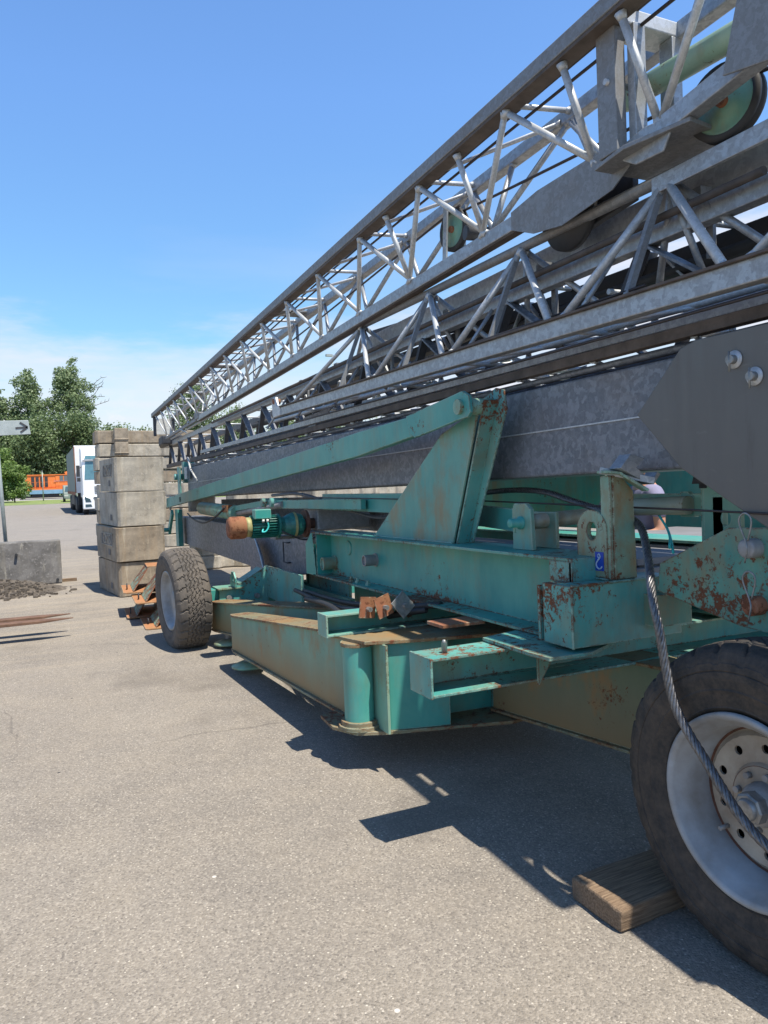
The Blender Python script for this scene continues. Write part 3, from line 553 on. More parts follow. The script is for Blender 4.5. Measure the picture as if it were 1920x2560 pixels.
outl = [(2.72, 1.18)]+[(2.72, 1.30)]+[(2.62+.10*cos(pi*k/12), 1.39+.09*sin(pi*k/12)) for k in range(0, 12)]+[(2.52, 1.40), (2.52, 1.30), (2.52, 1.18), (2.57, 1.18), (2.62, 1.18), (2.67, 1.18)]
def holed(mbx, outer, hole, x0, x1):
    """plate in the YZ plane with a round hole; ring of quads by angle"""
    cy = sum(h[0] for h in hole)/len(hole); cz = sum(h[1] for h in hole)/len(hole); n = len(hole)
    def hit(a):
        d = (cos(a), sin(a)); best = None
        for i in range(len(outer)):
            p, q = outer[i], outer[(i+1) % len(outer)]; ex, ey = q[0]-p[0], q[1]-p[1]; den = d[0]*ey-d[1]*ex
            if abs(den) < 1e-9: continue
            tt = ((p[0]-cy)*ey-(p[1]-cz)*ex)/den; ss = ((p[0]-cy)*d[1]-(p[1]-cz)*d[0])/den
            if tt > 0 and -1e-6 <= ss <= 1+1e-6 and (best is None or tt > best): best = tt
        return (cy+d[0]*best, cz+d[1]*best)
    angs = sorted(set([math.atan2(h[1]-cz, h[0]-cy) for h in hole]+[math.atan2(p[1]-cz, p[0]-cy) for p in outer]))
    rad = sqrt((hole[0][0]-cy)**2+(hole[0][1]-cz)**2); ra = max(abs(h[0]-cy) for h in hole); rb = max(abs(h[1]-cz) for h in hole)
    inn = [(cy+ra*cos(a), cz+rb*sin(a)) for a in angs]; ou = [hit(a) for a in angs]; n = len(angs)
    vs = [(x0, *p) for p in inn]+[(x0, *p) for p in ou]+[(x1, *p) for p in inn]+[(x1, *p) for p in ou]; fs = []
    for i in range(n):
        j = (i+1) % n; fs += [(i, j, n+j, n+i), (2*n+j, 2*n+i, 3*n+i, 3*n+j), (j, i, 2*n+i, 2*n+j), (n+i, n+j, 3*n+j, 3*n+i)]
    mbx.add(vs, fs); return mbx
lg = holed(MB(), outl, ho, 2.235, 2.26).build('lifting_lug', 'lug_rusty', crane)
MB().box((2.232, 2.543, 1.208), (2.2345, 2.597, 1.292)).build('hook_sign', 'blue_sticker', lg)
hook = [(2.571, 1.284), (2.565, 1.279), (2.562, 1.272), (2.567, 1.264), (2.574, 1.258), (2.585, 1.246), (2.589, 1.236), (2.585, 1.224), (2.572, 1.217), (2.560, 1.219), (2.552, 1.228)]
MB().path(spline([(2.2305, y, z) for y, z in hook], 4), .0035, 6).path([(2.2305, 2.571, 1.284), (2.2305, 2.578, 1.279), (2.2305, 2.576, 1.270), (2.2305, 2.567, 1.262)], .0022, 6).build('hook_symbol', 'sticker_white', lg)
MB().box((2.24, 2.50, 1.172), (2.255, 2.56, 1.63)).prism([(2.255, 1.172), (2.38, 1.172), (2.37, 1.56), (2.30, 1.63), (2.255, 1.63)], 1, 2.495, 2.51).build('saddle_post', 'lug_rusty', crane, .003)
MB().bar((2.22, 2.53, 1.648), (2.29, 2.50, 1.638), .11, .012).bar((2.29, 2.50, 1.638), (2.39, 2.44, 1.56), .11, .012).build('saddle_cap', 'teal_pale', crane, .002)
MB().bar((2.24, 2.56, 1.655), (2.42, 2.42, 1.60), .07, .03).prism([(2.24, 1.66), (2.30, 1.72), (2.38, 1.70), (2.33, 1.66), (2.42, 1.60), (2.45, 1.64), (2.47, 1.63), (2.43, 1.585), (2.40, 1.585)], 1, 2.43, 2.50).build('saddle_channel', 'galvanised', crane, .002)
cb = MB().box((2.0, 2.48, .90), (2.62, 2.68, 1.165)).build('cross_box', 'teal_worn', crane, .002)
MB().box((2.0, 2.70, .905), (2.098, 2.72, 1.15)).build('box_stiffener', 'teal_worn', cb)
wb = MB()
for (p, q) in (((2.0, 2.479, 1.167), (2.6, 2.479, 1.167)), ((2.001, 2.479, .90), (2.001, 2.479, 1.16)), ((2.255, 2.512, 1.172), (2.38, 2.512, 1.172)), ((2.232, 2.52, 1.172), (2.232, 2.72, 1.172))):
    n_ = int((V(q)-V(p)).length/.012); wb.path([V(p).lerp(V(q), k/n_)+V((random.uniform(-1, 1), random.uniform(-1, 1), random.uniform(-1, 1)))*.0015 for k in range(n_+1)], .006, 6)
wb.build('weld_bead', 'teal_worn', crane)
wb = MB(); wb.path([(2.195, 4.99-1.17*k/60, 1.274+random.uniform(-.001, .001)) for k in range(61)], .006, 6).build('weld_bead', 'teal_ochre', crane)
# hitch cheek plates with pins
def cheek(x, mt, name='hitch_plate'):
    return MB().prism([(2.36, 1.13), (2.34, 1.25), (1.99, 1.41), (1.62, 1.42), (1.2, 1.32), (.9, 1.20), (.9, .95), (1.4, 1.0), (1.95, 1.04)], 0, x, x+.022).build(name, mt, crane, .003)
ch = cheek(2.36, 'teal_rusty'); cheek(2.75, 'teal_paint')
for (y, z, mt) in ((1.87, 1.34, 'hub_grey'), (1.86, 1.13, 'rust_plate')):
    p = MB().lathe([(0, .036), (-.05, .036), (-.056, .03), (-.056, 0)], (2.36, y, z), 'x', 22).build('hitch_pin', mt, ch)
    clip = [(2.295, y-.005, z-.05), (2.29, y-.02, z), (2.295, y-.01, z+.03), (2.29, y+.012, z+.10), (2.29, y-.008, z+.13), (2.29, y-.035, z+.12), (2.29, y-.04, z+.09), (2.295, y-.02, z+.03)]
    MB().path(spline(clip, 5), .0035, 6).build('spring_clip', 'pin_grey', ch)
MB().box((2.40, 2.40, .96), (2.60, 2.49, 1.10)).build('hitch_web', 'teal_rusty', crane)
# far lugs, tubes
MB().bar((2.7, 3.0, 1.49), (2.66, 2.30, 1.485), .02, .10).build('far_tie_plate', 'teal_pale', crane, .002)
MB().tube((2.60, 2.95, 1.47), (2.62, 2.42, 1.485), .042, 18).build('far_tie_tube', 'pale_rusty', crane)
MB().prism([(2.46, 1.545), (2.50, 1.545), (2.50, 1.43), (2.42, 1.43), (2.42, 1.52)], 0, 2.655, 2.68).build('far_tie_end', 'teal_ochre', crane)
MB().box((2.63, 2.30, 1.10), (2.66, 2.36, 1.57)).box((2.60, 2.22, 1.10), (2.63, 2.32, 1.59)).build('far_post', 'teal_pale', crane)
holed(MB(), [(2.27, 1.30), (2.27, 1.52), (2.17, 1.52), (2.13, 1.47), (2.13, 1.30)], [(2.205+.026*cos(2*pi*k/20), 1.43+.032*sin(2*pi*k/20)) for k in range(20)], 2.60, 2.62).build('far_lug', 'teal_pale', crane)
MB().lathe([(0, 0), (0, .03), (.02, .03), (.02, .06), (.06, .05), (.06, 0)], (2.62, 2.32, 1.56), 'z', 12).build('post_cap', 'dark_metal', crane)
MB().bar((2.62, 5.0, 1.46), (2.40, 3.3, 1.40), .03, .13).build('inner_tie_bar', 'teal_paint', crane, .003)
MB().box((3.4, 3.85, 1.29), (3.43, 6.0, 1.72)).build('far_side_girder', 'teal_ochre', crane)
MB().box((4.7, 2.4, .25), (4.73, 5.3, 1.80)).build('far_side_panel', 'teal_paint', crane)
# deck panels between the beams
for (x0, y0, x1, y1, z) in ((2.44, 3.5, 3.1, 4.2, 1.16), (2.46, 2.72, 3.12, 3.42, 1.14), (2.5, 4.3, 3.1, 5.4, 1.17), (3.16, 2.3, 4.5, 4.3, 1.20), (2.62, 2.75, 3.14, 4.2, 1.185)):
    MB().box((x0, y0, z), (x1, y1, z+.035)).box((x0+.03, y0+.02, z-.05), (x1-.03, y0+.04, z)).build('deck_panel', 'deck_grey', crane, .004)
MB().box((2.6, 5.3, 1.0), (2.64, 5.34, 1.2)).build('deck_leg', 'dark_metal', crane)
MB().path(spline([(2.62, 2.6, 1.44), (2.58, 2.5, 1.36), (2.5, 2.42, 1.30)], 6), .006, 6).path(spline([(2.59, 2.52, 1.38), (2.55, 2.46, 1.33), (2.50, 2.40, 1.28)], 6), .006, 6).build('control_cable', 'cyan_cable', crane)
MB().path([(2.2, 6.6, 1.57), (2.45, 4, 1.52), (2.36, 2.2, 1.478), (2.3, .8, 1.44)], .005, 6).build('thin_rope', 'cable_dark', crane)
# ---- outrigger mount beams (channels)
def stub(y0, y1, z0, z1, xe, pins, name='outrigger_mount_beam'):
    s = MB().box((1.49, y0, z1-.012), (xe, y1, z1)).box((1.49, y0, z0), (xe, y1, z0+.012)).box((1.49, y1-.014, z0+.012), (xe, y1, z1-.012)).build(name, 'teal_worn', crane, .002)
    MB().box((1.478, y0-.002, z0-.003), (1.49, y1+.002, z1+.003)).build('end_plate', 'teal_worn', s, .002)
    for (x, y) in pins: MB().tube((x, y, z1), (x, y, z1+.045), .013, 12).tube((x, y, z1+.045), (x, y, z1+.06), .013, 12, .006).build('stop_pin', 'pin_grey' if z0 < .72 else 'teal_fresh', s)
    return s
stub(2.79, 2.99, .69, .862, 4.0, [(1.60, 2.88)]); stub(4.10, 4.25, .742, .872, 2.9, [(1.78, 4.19)])
MB().prism([(1.87, 2.99), (2.30, 3.1), (2.35, 2.60), (2.09, 2.46), (1.87, 2.47), (1.86, 2.6)], 2, .866, .882).build('flange_plate', 'teal_worn', crane, .002)
MB().prism([(1.98, .70), (1.98, .862), (2.10, .862)], 1, 2.70, 2.715).build('rib', 'teal_worn', crane)
MB().box((1.86, 3.36, .866), (2.12, 3.54, .884)).build('tie_plate', 'rust_plate', crane, .003)
for (x, y, a, mt) in ((1.73, 4.055, .10, 'rust_plate'), (1.83, 4.04, -.22, 'rust_plate'), (1.95, 4.02, -.55, 'pin_grey')):
    e = empty('locking_plate', crane, (x, y, .905), (a*.3, a*1.2, RAD(12)))
    MB().box((-.058, -.004, -.065), (.058, .004, .062)).box((-.012, -.006, -.066), (.012, -.003, -.012)).build('plate', mt, e, .002)
    MB().lathe([(-.03, 0), (-.03, .016), (0, .016), (0, .0)], (0, -.005, -.01), 'y', 6, False).build('bolt_head', 'pin_grey', e)
# ---- outrigger legs
def leg(px, py, ex, ey, w0, w1, zb, z0, z1, mt, name='outrigger_leg', foot=True):
    d = V((ex-px, ey-py, 0)).normalized(); n = V((-d.y, d.x, 0)); P, Q = V((px, py, 0)), V((ex, ey, 0)); ft = .016
    o = MB()
    def sec(c, w, z): return [c+n*w/2+V((0, 0, zb)), c-n*w/2+V((0, 0, zb)), c-n*w/2+V((0, 0, z)), c+n*w/2+V((0, 0, z))]
    o.add(sec(P, w0, z0)+sec(Q, w1, z1), [(3, 2, 1, 0), (4, 5, 6, 7), (0, 1, 5, 4), (1, 2, 6, 5), (2, 3, 7, 6), (3, 0, 4, 7)])
    lg = o.build(name, mt, crane, .003)
    def plate(zp, zq, ex_):
        vs = []
        for z_off in (0, ft):
            for c, w, z in ((P, w0+ex_, zp), (Q-d*.1, w1+ex_, zq+(zp-zq)*.05), (Q+d*.05, (w1+ex_)*.72, zq)):
                vs += [c+n*w/2+V((0, 0, z+z_off)), c-n*w/2+V((0, 0, z+z_off))]
        MB().add(vs, [(0, 1, 3, 5, 4, 2), (6, 8, 10, 11, 9, 7), (0, 6, 7, 1), (1, 7, 9, 3), (3, 9, 11, 5), (5, 11, 10, 4), (4, 10, 8, 2), (2, 8, 6, 0)]).build('leg_flange', 'ochre_flange', lg, .002)
    plate(z0, z1, .05); plate(zb-ft, zb-ft, .05)
    if foot:
        c = Q-d*.16
        MB().tube((c.x, c.y, .11), (c.x, c.y, zb), .035, 16).build('foot_screw', 'hub_grey', lg)
        MB().lathe([(.075, .0), (.075, .13), (.085, .145), (.10, .145), (.135, .06), (.135, .0)], (c.x, c.y, 0), 'z', 32).build('foot_pad', 'teal_pale', lg)
    return lg
leg(1.74, 4.25, 1.56, 6.62, .20, .18, .225, .72, .52, 'teal_leg')
leg(2.40, 5.3, 1.60, 7.75, .22, .18, .23, .66, .50, 'teal_leg')
leg(2.55, 3.85, 3.1, 1.0, .20, .18, .24, .70, .66, 'olive_leg', foot=False)
for (x, y) in ((1.63, 4.0),):
    MB().lathe([(.262, .088), (.70, .088)], (x, y, 0), 'z', 32).build('pivot_cylinder', 'teal_paint', crane)
MB().lathe([(.216, 0), (.216, .125), (.236, .125), (.236, .11), (.262, .11), (.262, .085)], (1.63, 4.0, 0), 'z', 32, False).lathe([(.70, .085), (.70, .098), (.721, .098), (.721, 0)], (1.63, 4.0, 0), 'z', 32, False).build('pivot_collar', 'ochre_flange', crane)
MB().prism([(1.50, 4.33), (1.485, 4.08), (1.57, 3.90), (1.72, 3.83), (2.45, 3.62), (3.0, 3.7), (3.2, 4.8), (2.2, 5.1), (1.9, 4.5)], 2, .195, .215).build('centre_bottom_plate', 'ochre_flange', crane, .002)
MB().prism([(1.50, 4.33), (1.62, 3.86), (1.76, 3.80), (2.45, 3.62), (3.0, 3.7), (3.2, 4.8), (2.2, 5.1), (1.9, 4.5)], 2, .722, .742).build('centre_top_plate', 'ochre_flange', crane, .002)
MB().prism([(1.74, 3.84), (1.76, 3.83), (2.10, 3.74), (2.14, 3.95), (2.5, 3.92), (2.56, 3.72), (3.0, 3.8), (3.1, 4.7), (2.3, 4.95), (1.9, 4.3)], 2, .215, .722).build('centre_frame', 'teal_paint', crane, .003)
MB().box((1.71, 3.77, .216), (1.724, 4.1, .722)).prism([(1.60, .216), (1.71, .216), (1.71, .722), (1.60, .722)], 1, 4.05, 4.06).build('centre_rib', 'teal_pale', crane)
# ---- rear frame
rf = MB().box((1.47, 7.86, .44), (3.6, 8.06, .62)).build('rear_axle_beam', 'teal_fresh', crane, .004)
MB().prism([(1.62, .44), (1.62, .622), (1.84, .66), (2.08, .80), (2.14, .84), (2.16, .84), (2.16, .40)], 1, 7.80, 7.82).build('tow_yoke', 'teal_worn', crane, .003)
MB().prism([(2.60, .44), (2.60, .86), (2.64, .86), (2.85, .62), (2.85, .44)], 1, 7.80, 7.82).build('tow_yoke', 'teal_worn', crane, .003)
MB().add([(1.84, 7.80, .662), (2.10, 7.80, .805), (2.10, 8.05, .805), (1.84, 8.05, .662), (1.84, 7.80, .670), (2.10, 7.80, .815), (2.10, 8.05, .815), (1.84, 8.05, .670)], [(3, 2, 1, 0), (4, 5, 6, 7), (0, 1, 5, 4), (1, 2, 6, 5), (2, 3, 7, 6), (3, 0, 4, 7)]).box((1.60, 7.76, .624), (1.88, 8.06, .638)).build('yoke_plate', 'teal_pale', crane)
MB().box((2.14, 6.6, .50), (2.17, 7.9, .84)).box((2.62, 6.6, .44), (2.65, 7.9, .80)).build('yoke_side', 'teal_worn', crane, .002)
holed(MB(), [(7.70, .64), (7.70, .74), (7.76, .80), (7.86, .80), (7.92, .74), (7.92, .64)], [(7.81+.035*cos(2*pi*k/16), .73+.04*sin(2*pi*k/16)) for k in range(16)], 1.77, 1.79).build('towing_eye', 'teal_fresh', crane)
for x in (1.72, 2.02): MB().tube((x, 7.82, .53), (x, 7.76, .53), .028, 12).build('axle_bolt', 'pin_grey', crane)
MB().prism([(7.4, .42), (5.9, .44), (5.9, .50), (6.6, .66), (7.4, .62)], 0, 3.0, 3.03).build('rear_cross_plate', 'teal_pale', crane)
MB().box((2.55, 6.4, .42), (2.60, 8.3, .60)).build('rear_rail', 'teal_paint', crane)
# ---- lower mast section hanging under
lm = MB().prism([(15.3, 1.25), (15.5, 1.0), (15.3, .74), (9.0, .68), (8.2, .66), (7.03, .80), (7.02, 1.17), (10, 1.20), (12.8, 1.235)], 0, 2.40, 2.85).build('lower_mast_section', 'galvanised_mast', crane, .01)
MB().path([(2.395, 7.72, 1.08), (2.36, 7.72, 1.08), (2.36, 7.86, 1.08), (2.36, 7.86, .86), (2.36, 7.72, .86), (2.395, 7.72, .86)], .008, 6).build('grab_handle', 'dark_metal', lm)
MB().prism([(9.42, 1.08), (8.70, 1.12), (8.52, 1.03), (8.36, .90), (8.26, .76), (8.20, .62), (8.90, .59), (8.88, .74), (8.98, .86), (9.15, .98)], 0, 2.24, 2.26).build('curved_guard', 'galvanised_mast', crane, .004)
MB().path(spline([(2.235, 8.60, 1.10), (2.232, 8.38, .92), (2.23, 8.24, .74), (2.23, 8.18, .55)], 5), .010, 6).build('guard_edge', 'galvanised_light', crane)
MB().box((2.25, 14.3, .70), (2.34, 14.6, 1.40)).build('rear_link', 'teal_paint', crane, .005)
MB().bar((2.2, 14.6, 1.35), (2.2, 15.1, .95), .05, .12).tube((2.08, 15.0, 1.0), (2.2, 15.0, 1.0), .04, 12).build('link_arm', 'teal_paint', crane, .004)
MB().box((2.4, 14.3, 1.9), (2.6, 14.5, 2.3)).tube((2.25, 14.5, 2.02), (2.42, 14.5, 2.02), .06, 14).box((2.3, 14.2, 1.70), (2.33, 14.45, 2.2)).build('tail_bracket', 'teal_worn', crane, .004)
MB().box((2.35, 13.8, 1.96), (2.42, 13.95, 2.18)).box((2.35, 13.7, 1.96), (2.36, 13.78, 2.18)).build('tail_clamp', 'white_cap', crane)
MB().path([(2.3, 13.2, 2.32), (2.28, 12.9, 2.1), (2.28, 12.3, 1.88)], .018, 6).path([(2.3, 14.0, 2.9), (2.3, 13.2, 2.75)], .012, 6).build('safety_bar', 'white_cap', crane)
# hydraulic cylinder
hc = MB().tube((2.42, 12.7, 1.43), (2.36, 9.9, 1.375), .105, 24).lathe([(0, 0)], (0, 0, 0), 'x', 3).build('hydraulic_cylinder', 'teal_pale', crane)
MB().tube((2.36, 9.9, 1.375), (2.3, 7.6, 1.50), .035, 12).build('piston_rod', 'hub_grey', hc)
MB().box((2.25, 10.1, 1.39), (2.33, 10.4, 1.49)).build('valve_block', 'rust_plate', hc)
MB().path(spline([(2.25, 10.2, 1.46), (2.2, 10.6, 1.33), (2.18, 11.4, 1.22), (2.2, 12.4, 1.26), (2.25, 13.2, 1.34)], 6), .014, 8).build('hydraulic_hose', 'black_rubber', hc)
MB().bar((2.34, 10.2, 1.43), (2.32, 8.3, 1.515), .04, .07).bar((2.32, 8.2, 1.50), (2.34, 5.5, 1.50), .05, .09).bar((2.40, 6.6, 1.52), (2.40, 4.4, 1.50), .03, .15).build('lifting_link', 'teal_paint', crane, .004)
for y in (8.25, 7.9): MB().tube((2.24, y, 1.52), (2.44, y, 1.52), .05, 12).build('link_joint', 'teal_worn', crane)
for (y, z) in ((6.05, 1.52), (5.62, 1.515)): MB().tube((2.32, y, z), (2.39, y, z), .022, 12).build('link_pin', 'hub_grey', crane)
# winch motor: shaft runs across the machine
wm = empty('winch_motor', crane, (0, 6.8, 1.31))
MB().lathe([(1.52, 0), (1.52, .085), (1.545, .105), (1.66, .105), (1.68, .10)], (0, 0, 0), 'x', 32).build('brake_cover', 'rust_plate', wm)
MB().tube((1.68, 0, 0), (1.73, 0, 0), .092, 28).build('fan_band', 'yellowed', wm)
fin = MB().tube((1.73, 0, 0), (1.98, 0, 0), .082, 24)
for k in range(26):
    a = 2*pi*k/26; fin.bar((1.735, .094*cos(a), .094*sin(a)), (1.975, .094*cos(a), .094*sin(a)), .006, .028, (0, cos(a), sin(a)))
fin.build('motor_body', 'motor_green', wm)
MB().box((1.745, -.14, .075), (1.90, -.03, .165)).build('terminal_box', 'teal_fresh', wm, .008)
MB().tube((1.82, -.145, .07), (1.82, -.145, .045), .012, 8).tube((1.86, -.145, .07), (1.86, -.145, .045), .012, 8).build('cable_gland', 'white_plastic', wm)
MB().path(spline([(1.86, -.145, .05), (1.865, -.15, 0), (1.84, -.15, -.04), (1.81, -.14, -.045), (1.82, -.12, -.02)], 6), .008, 8).build('motor_cable', 'cyan_cable', wm)
MB().lathe([(1.98, .085), (1.985, .115), (2.005, .115), (2.01, .09), (2.05, .08), (2.10, .105), (2.14, .12), (2.17, .12), (2.175, .11), (2.23, .10), (2.24, .06), (2.27, .05)], (0, 0, 0), 'x', 24, False).build('gearbox', 'motor_green', wm)
MB().lathe([(2.14, .125), (2.165, .125)], (0, 0, 0), 'x', 24, False).build('gearbox_flange', 'yellowed', wm)
MB().lathe([(2.26, 0), (2.26, .13), (2.285, .13), (2.29, .05), (2.36, .05), (2.36, 0)], (0, 0, .005), 'x', 32, False).build('drum_disc', 'drum_rust', wm)
MB().box((2.36, -.10, -.07), (2.92, .3, .17)).build('drum_housing', 'galvanised_dull', wm, .02)
MB().path(spline([(2.0, -.12, -.05), (2.1, -.14, -.10), (2.22, -.14, -.14), (2.38, -.16, -.11)], 6), .009, 8).build('power_cable', 'black_rubber', wm)
MB().box((3.02, 6.0, 1.2), (3.2, 14.0, 1.56)).build('far_mast_rail', 'galvanised_mast', crane)
MB().box((2.0, 6.9, 1.17), (2.40, 7.1, 1.20)).build('motor_bracket', 'galvanised_mast', crane)
# hoses lying on the legs
MB().path(spline([(2.05, 6.5, .72), (1.95, 5.4, .74), (1.9, 4.6, .80), (2.15, 3.9, .90)], 8), .02, 8).path(spline([(2.1, 6.4, .72), (2.05, 5.2, .76), (2.1, 4.4, .84), (2.3, 3.9, .88)], 8), .02, 8).path(spline([(1.95, 5.9, .72), (1.85, 5.1, .78), (1.84, 4.5, .76), (2.1, 4.0, .86)], 8), .02, 8).build('hydraulic_hose', 'black_rubber', crane)

# ---------------------------------------------------------------- wheels
def tyre_mesh(R, w, rr, sections=340, depth=.013, tilt=0, flat=.02):
    """tyre of radius R, width w, bead radius rr; axis x, grooved tread"""
    mbt = MB(); prof = []
    n = 44; vs = []; tread_w = w*.82
    side = [(-w*.36, rr), (-w*.43, rr+.022), (-w*.452, rr+.03), (-w*.448, rr+.034), (-w*.475, rr+(R-rr)*.30), (-w*.492, rr+(R-rr)*.36), (-w*.486, rr+(R-rr)*.38), (-w*.5, rr+(R-rr)*.52), (-w*.498, rr+(R-rr)*.60), (-w*.488, rr+(R-rr)*.615), (-w*.498, rr+(R-rr)*.63), (-w*.49, rr+(R-rr)*.72), (-w*.481, rr+(R-rr)*.735), (-w*.47, R-.055), (-w*.435, R-.034)]
    tr = [(-tread_w/2+tread_w*k/n, None) for k in range(n+1)]
    full = side+tr+[(-a, b_) for a, b_ in side[::-1]]; m_ = len(full)
    for i in range(sections):
        ph = i/sections; a = 2*pi*ph
        for (x, rad) in full:
            if rad is not None and rad > R-.08:
                p = (ph*30+(.5 if x > 0 else 0)) % 1
                if abs(((p+.10*sin(4.6)) % 1)-.5) < .14: rad -= .006
            if rad is None:
                u_ = x/(tread_w/2); au = abs(u_); rad = R-.004-.022*au**3
                P_ = 30; p = (ph*P_+(.5 if u_ > 0 else 0)) % 1; g_ = 0
                if au > .50:
                    cw = p+.10*sin((au-.5)*9)
                    d = abs((cw % 1)-.5)
                    if d < .065+.03*(au-.5): g_ = 1
                    if au < .56: g_ = max(g_, 1 if abs(p-.5) < .38 else 0)
                else:
                    zz = .13*(1 if (ph*P_*1) % 1 < .5 else -1)
                    tri = abs(((ph*P_) % 1)-.5)*2
                    for c0 in (-.26, 0, .26):
                        if abs(u_-(c0+.16*(tri-.5))) < .028: g_ = 1
                    if abs(((ph*P_+u_*1.2) % .5)-.25) < .04: g_ = max(g_, .5)
                rad -= depth*g_
            yy, z_ = rad*cos(a-tilt), rad*sin(a-tilt)
            if z_ < -(R-flat): x *= 1+.9*(-(R-flat)-z_); z_ = -(R-flat)
            vs.append((x, yy, z_))
    fs = []
    for i in range(sections):
        j = (i+1) % sections
        for k in range(m_-1): fs.append((i*m_+k, i*m_+k+1, j*m_+k+1, j*m_+k))
    mbt.add(vs, fs, False); return mbt
def rings(prof, n=72): return MB().lathe(prof, (0, 0, 0), 'x', n)
def disc_holes(x, r0, r1, nh, rc, hr, thick=.01):
    o = MB(); m_ = 16
    for s_ in range(nh):
        a0 = 2*pi*s_/nh; a1 = 2*pi*(s_+1)/nh; am = (a0+a1)/2; c = (rc*cos(am), rc*sin(am)); q = []; b_ = []
        bd = []
        for k in range(4): t_ = k/4; bd.append((r1*cos(a0+(a1-a0)*t_), r1*sin(a0+(a1-a0)*t_)))
        for k in range(4): t_ = k/4; rr_ = r1+(r0-r1)*t_; bd.append((rr_*cos(a1), rr_*sin(a1)))
        for k in range(4): t_ = k/4; bd.append((r0*cos(a1+(a0-a1)*t_), r0*sin(a1+(a0-a1)*t_)))
        for k in range(4): t_ = k/4; rr_ = r0+(r1-r0)*t_; bd.append((rr_*cos(a0), rr_*sin(a0)))
        hol = []
        for p in bd:
            an = math.atan2(p[1]-c[1], p[0]-c[0]); hol.append((c[0]+hr*cos(an), c[1]+hr*sin(an)))
        vs = [(x, *p) for p in bd]+[(x, *p) for p in hol]+[(x+thick, *p) for p in hol]
        o.add(vs, [(k, (k+1) % 16, 16+(k+1) % 16, 16+k) for k in range(16)]+[(16+k, 16+(k+1) % 16, 32+(k+1) % 16, 32+k) for k in range(16)])
    return o
def wheel(name, loc, rot, R, w, rr, tm, detailed):
    e = empty(name, crane, loc, rot)
    tyre_mesh(R, w, rr-.005).build('tyre', tm, e)
    h = w/2
    if detailed:
        MB().lathe([(-h*.90, rr+.012), (-h*.97, rr+.010), (-h*.98, rr-.002), (-h*.92, rr-.016), (-h*.80, rr-.022), (-h*.72, rr-.040), (-h*.45, rr-.046), (-h*.36, rr-.054), (-h*.12, rr-.058)], (0, 0, 0), 'x', 96).build('rim', 'rim_white', e)
        MB().lathe([(-h*.12, rr-.058), (-h*.09, rr-.066), (-h*.14, rr-.074), (-h*.22, rr-.086)], (0, 0, 0), 'x', 72).build('rim_flange', 'rim_inner', e)
        MB().lathe([(-h*.125, rr-.0575), (-h*.10, rr-.0655)], (0, 0, 0), 'x', 72).lathe([(-h*.30, .1255), (-h*.305, .1235)], (0, 0, 0), 'x', 60).build('rust_line', 'drum_rust', e)
        disc_holes(-h*.22, .135, rr-.086, 10, (.135+rr-.086)/2+.005, .0165).build('wheel_disc', 'rim_inner', e)
        MB().lathe([(-h*.22, .136), (-h*.27, .13), (-h*.30, .125), (-h*.30, .075), (-h*.20, .07)], (0, 0, 0), 'x', 60, False).build('hub_plate', 'rim_inner', e)
        MB().lathe([(h*.2, rr-.02), (h*.2, 0)], (0, 0, 0), 'x', 40).build('brake_drum', 'truck_black', e)
        for k in range(8):
            a = 2*pi*k/8+.2; MB().tube((-h*.30, .10*cos(a), .10*sin(a)), (-h*.30-.022, .10*cos(a), .10*sin(a)), .0115, 8).build('wheel_stud', 'hub_grey', e)
        MB().lathe([(0, .078), (-h*.45, .072), (-h*.56, .062), (-h*.58, .05)], (0, 0, 0), 'x', 40).build('hub', 'hub_grey', e)
        MB().lathe([(-h*.54, .056), (-h*.78, .054), (-h*.81, .047), (-h*.81, .036), (-h*.83, .035), (-h*.83, 0)], (0, 0, 0), 'x', 8, False).lathe([(-h*.81, .038), (-h*.88, .035), (-h*.89, .030), (-h*.89, 0)], (0, 0, 0), 'x', 28).build('hub_cap', 'pin_grey', e)
        MB().tube((-h*.20, .16, -.14), (-h*.45, .165, -.145), .008, 8).build('tyre_valve', 'hub_grey', e)
    else:
        MB().lathe([(-h*.80, rr+.01), (-h*.87, rr+.008), (-h*.86, rr-.01), (-h*.60, rr-.03), (-h*.45, rr-.035), (-h*.40, rr-.06), (-h*.48, .16), (-h*.40, .10), (-h*.55, .09), (-h*.55, 0)], (0, 0, 0), 'x', 64).build('rim', 'rim_white', e)
    return e
fw = wheel('front_wheel', (2.075+.155, 1.715, .485), (0, 0, RAD(1)), .560, .34, .312, 'tyre', True)
rw = wheel('rear_wheel', (1.215+.055, 7.96, .545), (0, RAD(-2), RAD(5)), .545, .36, .305, 'tyre_dusty', False)
MB().tube((2.3, 1.70, .485), (3.9, 1.70, .485), .06, 16).build('front_axle', 'truck_black', crane)
MB().tube((1.4, 7.98, .53), (3.6, 8.0, .53), .05, 16).build('rear_axle', 'truck_black', crane)
MB().box((2.45, 1.4, .55), (2.6, 2.0, .95)).build('axle_mount', 'teal_paint', crane, .005)

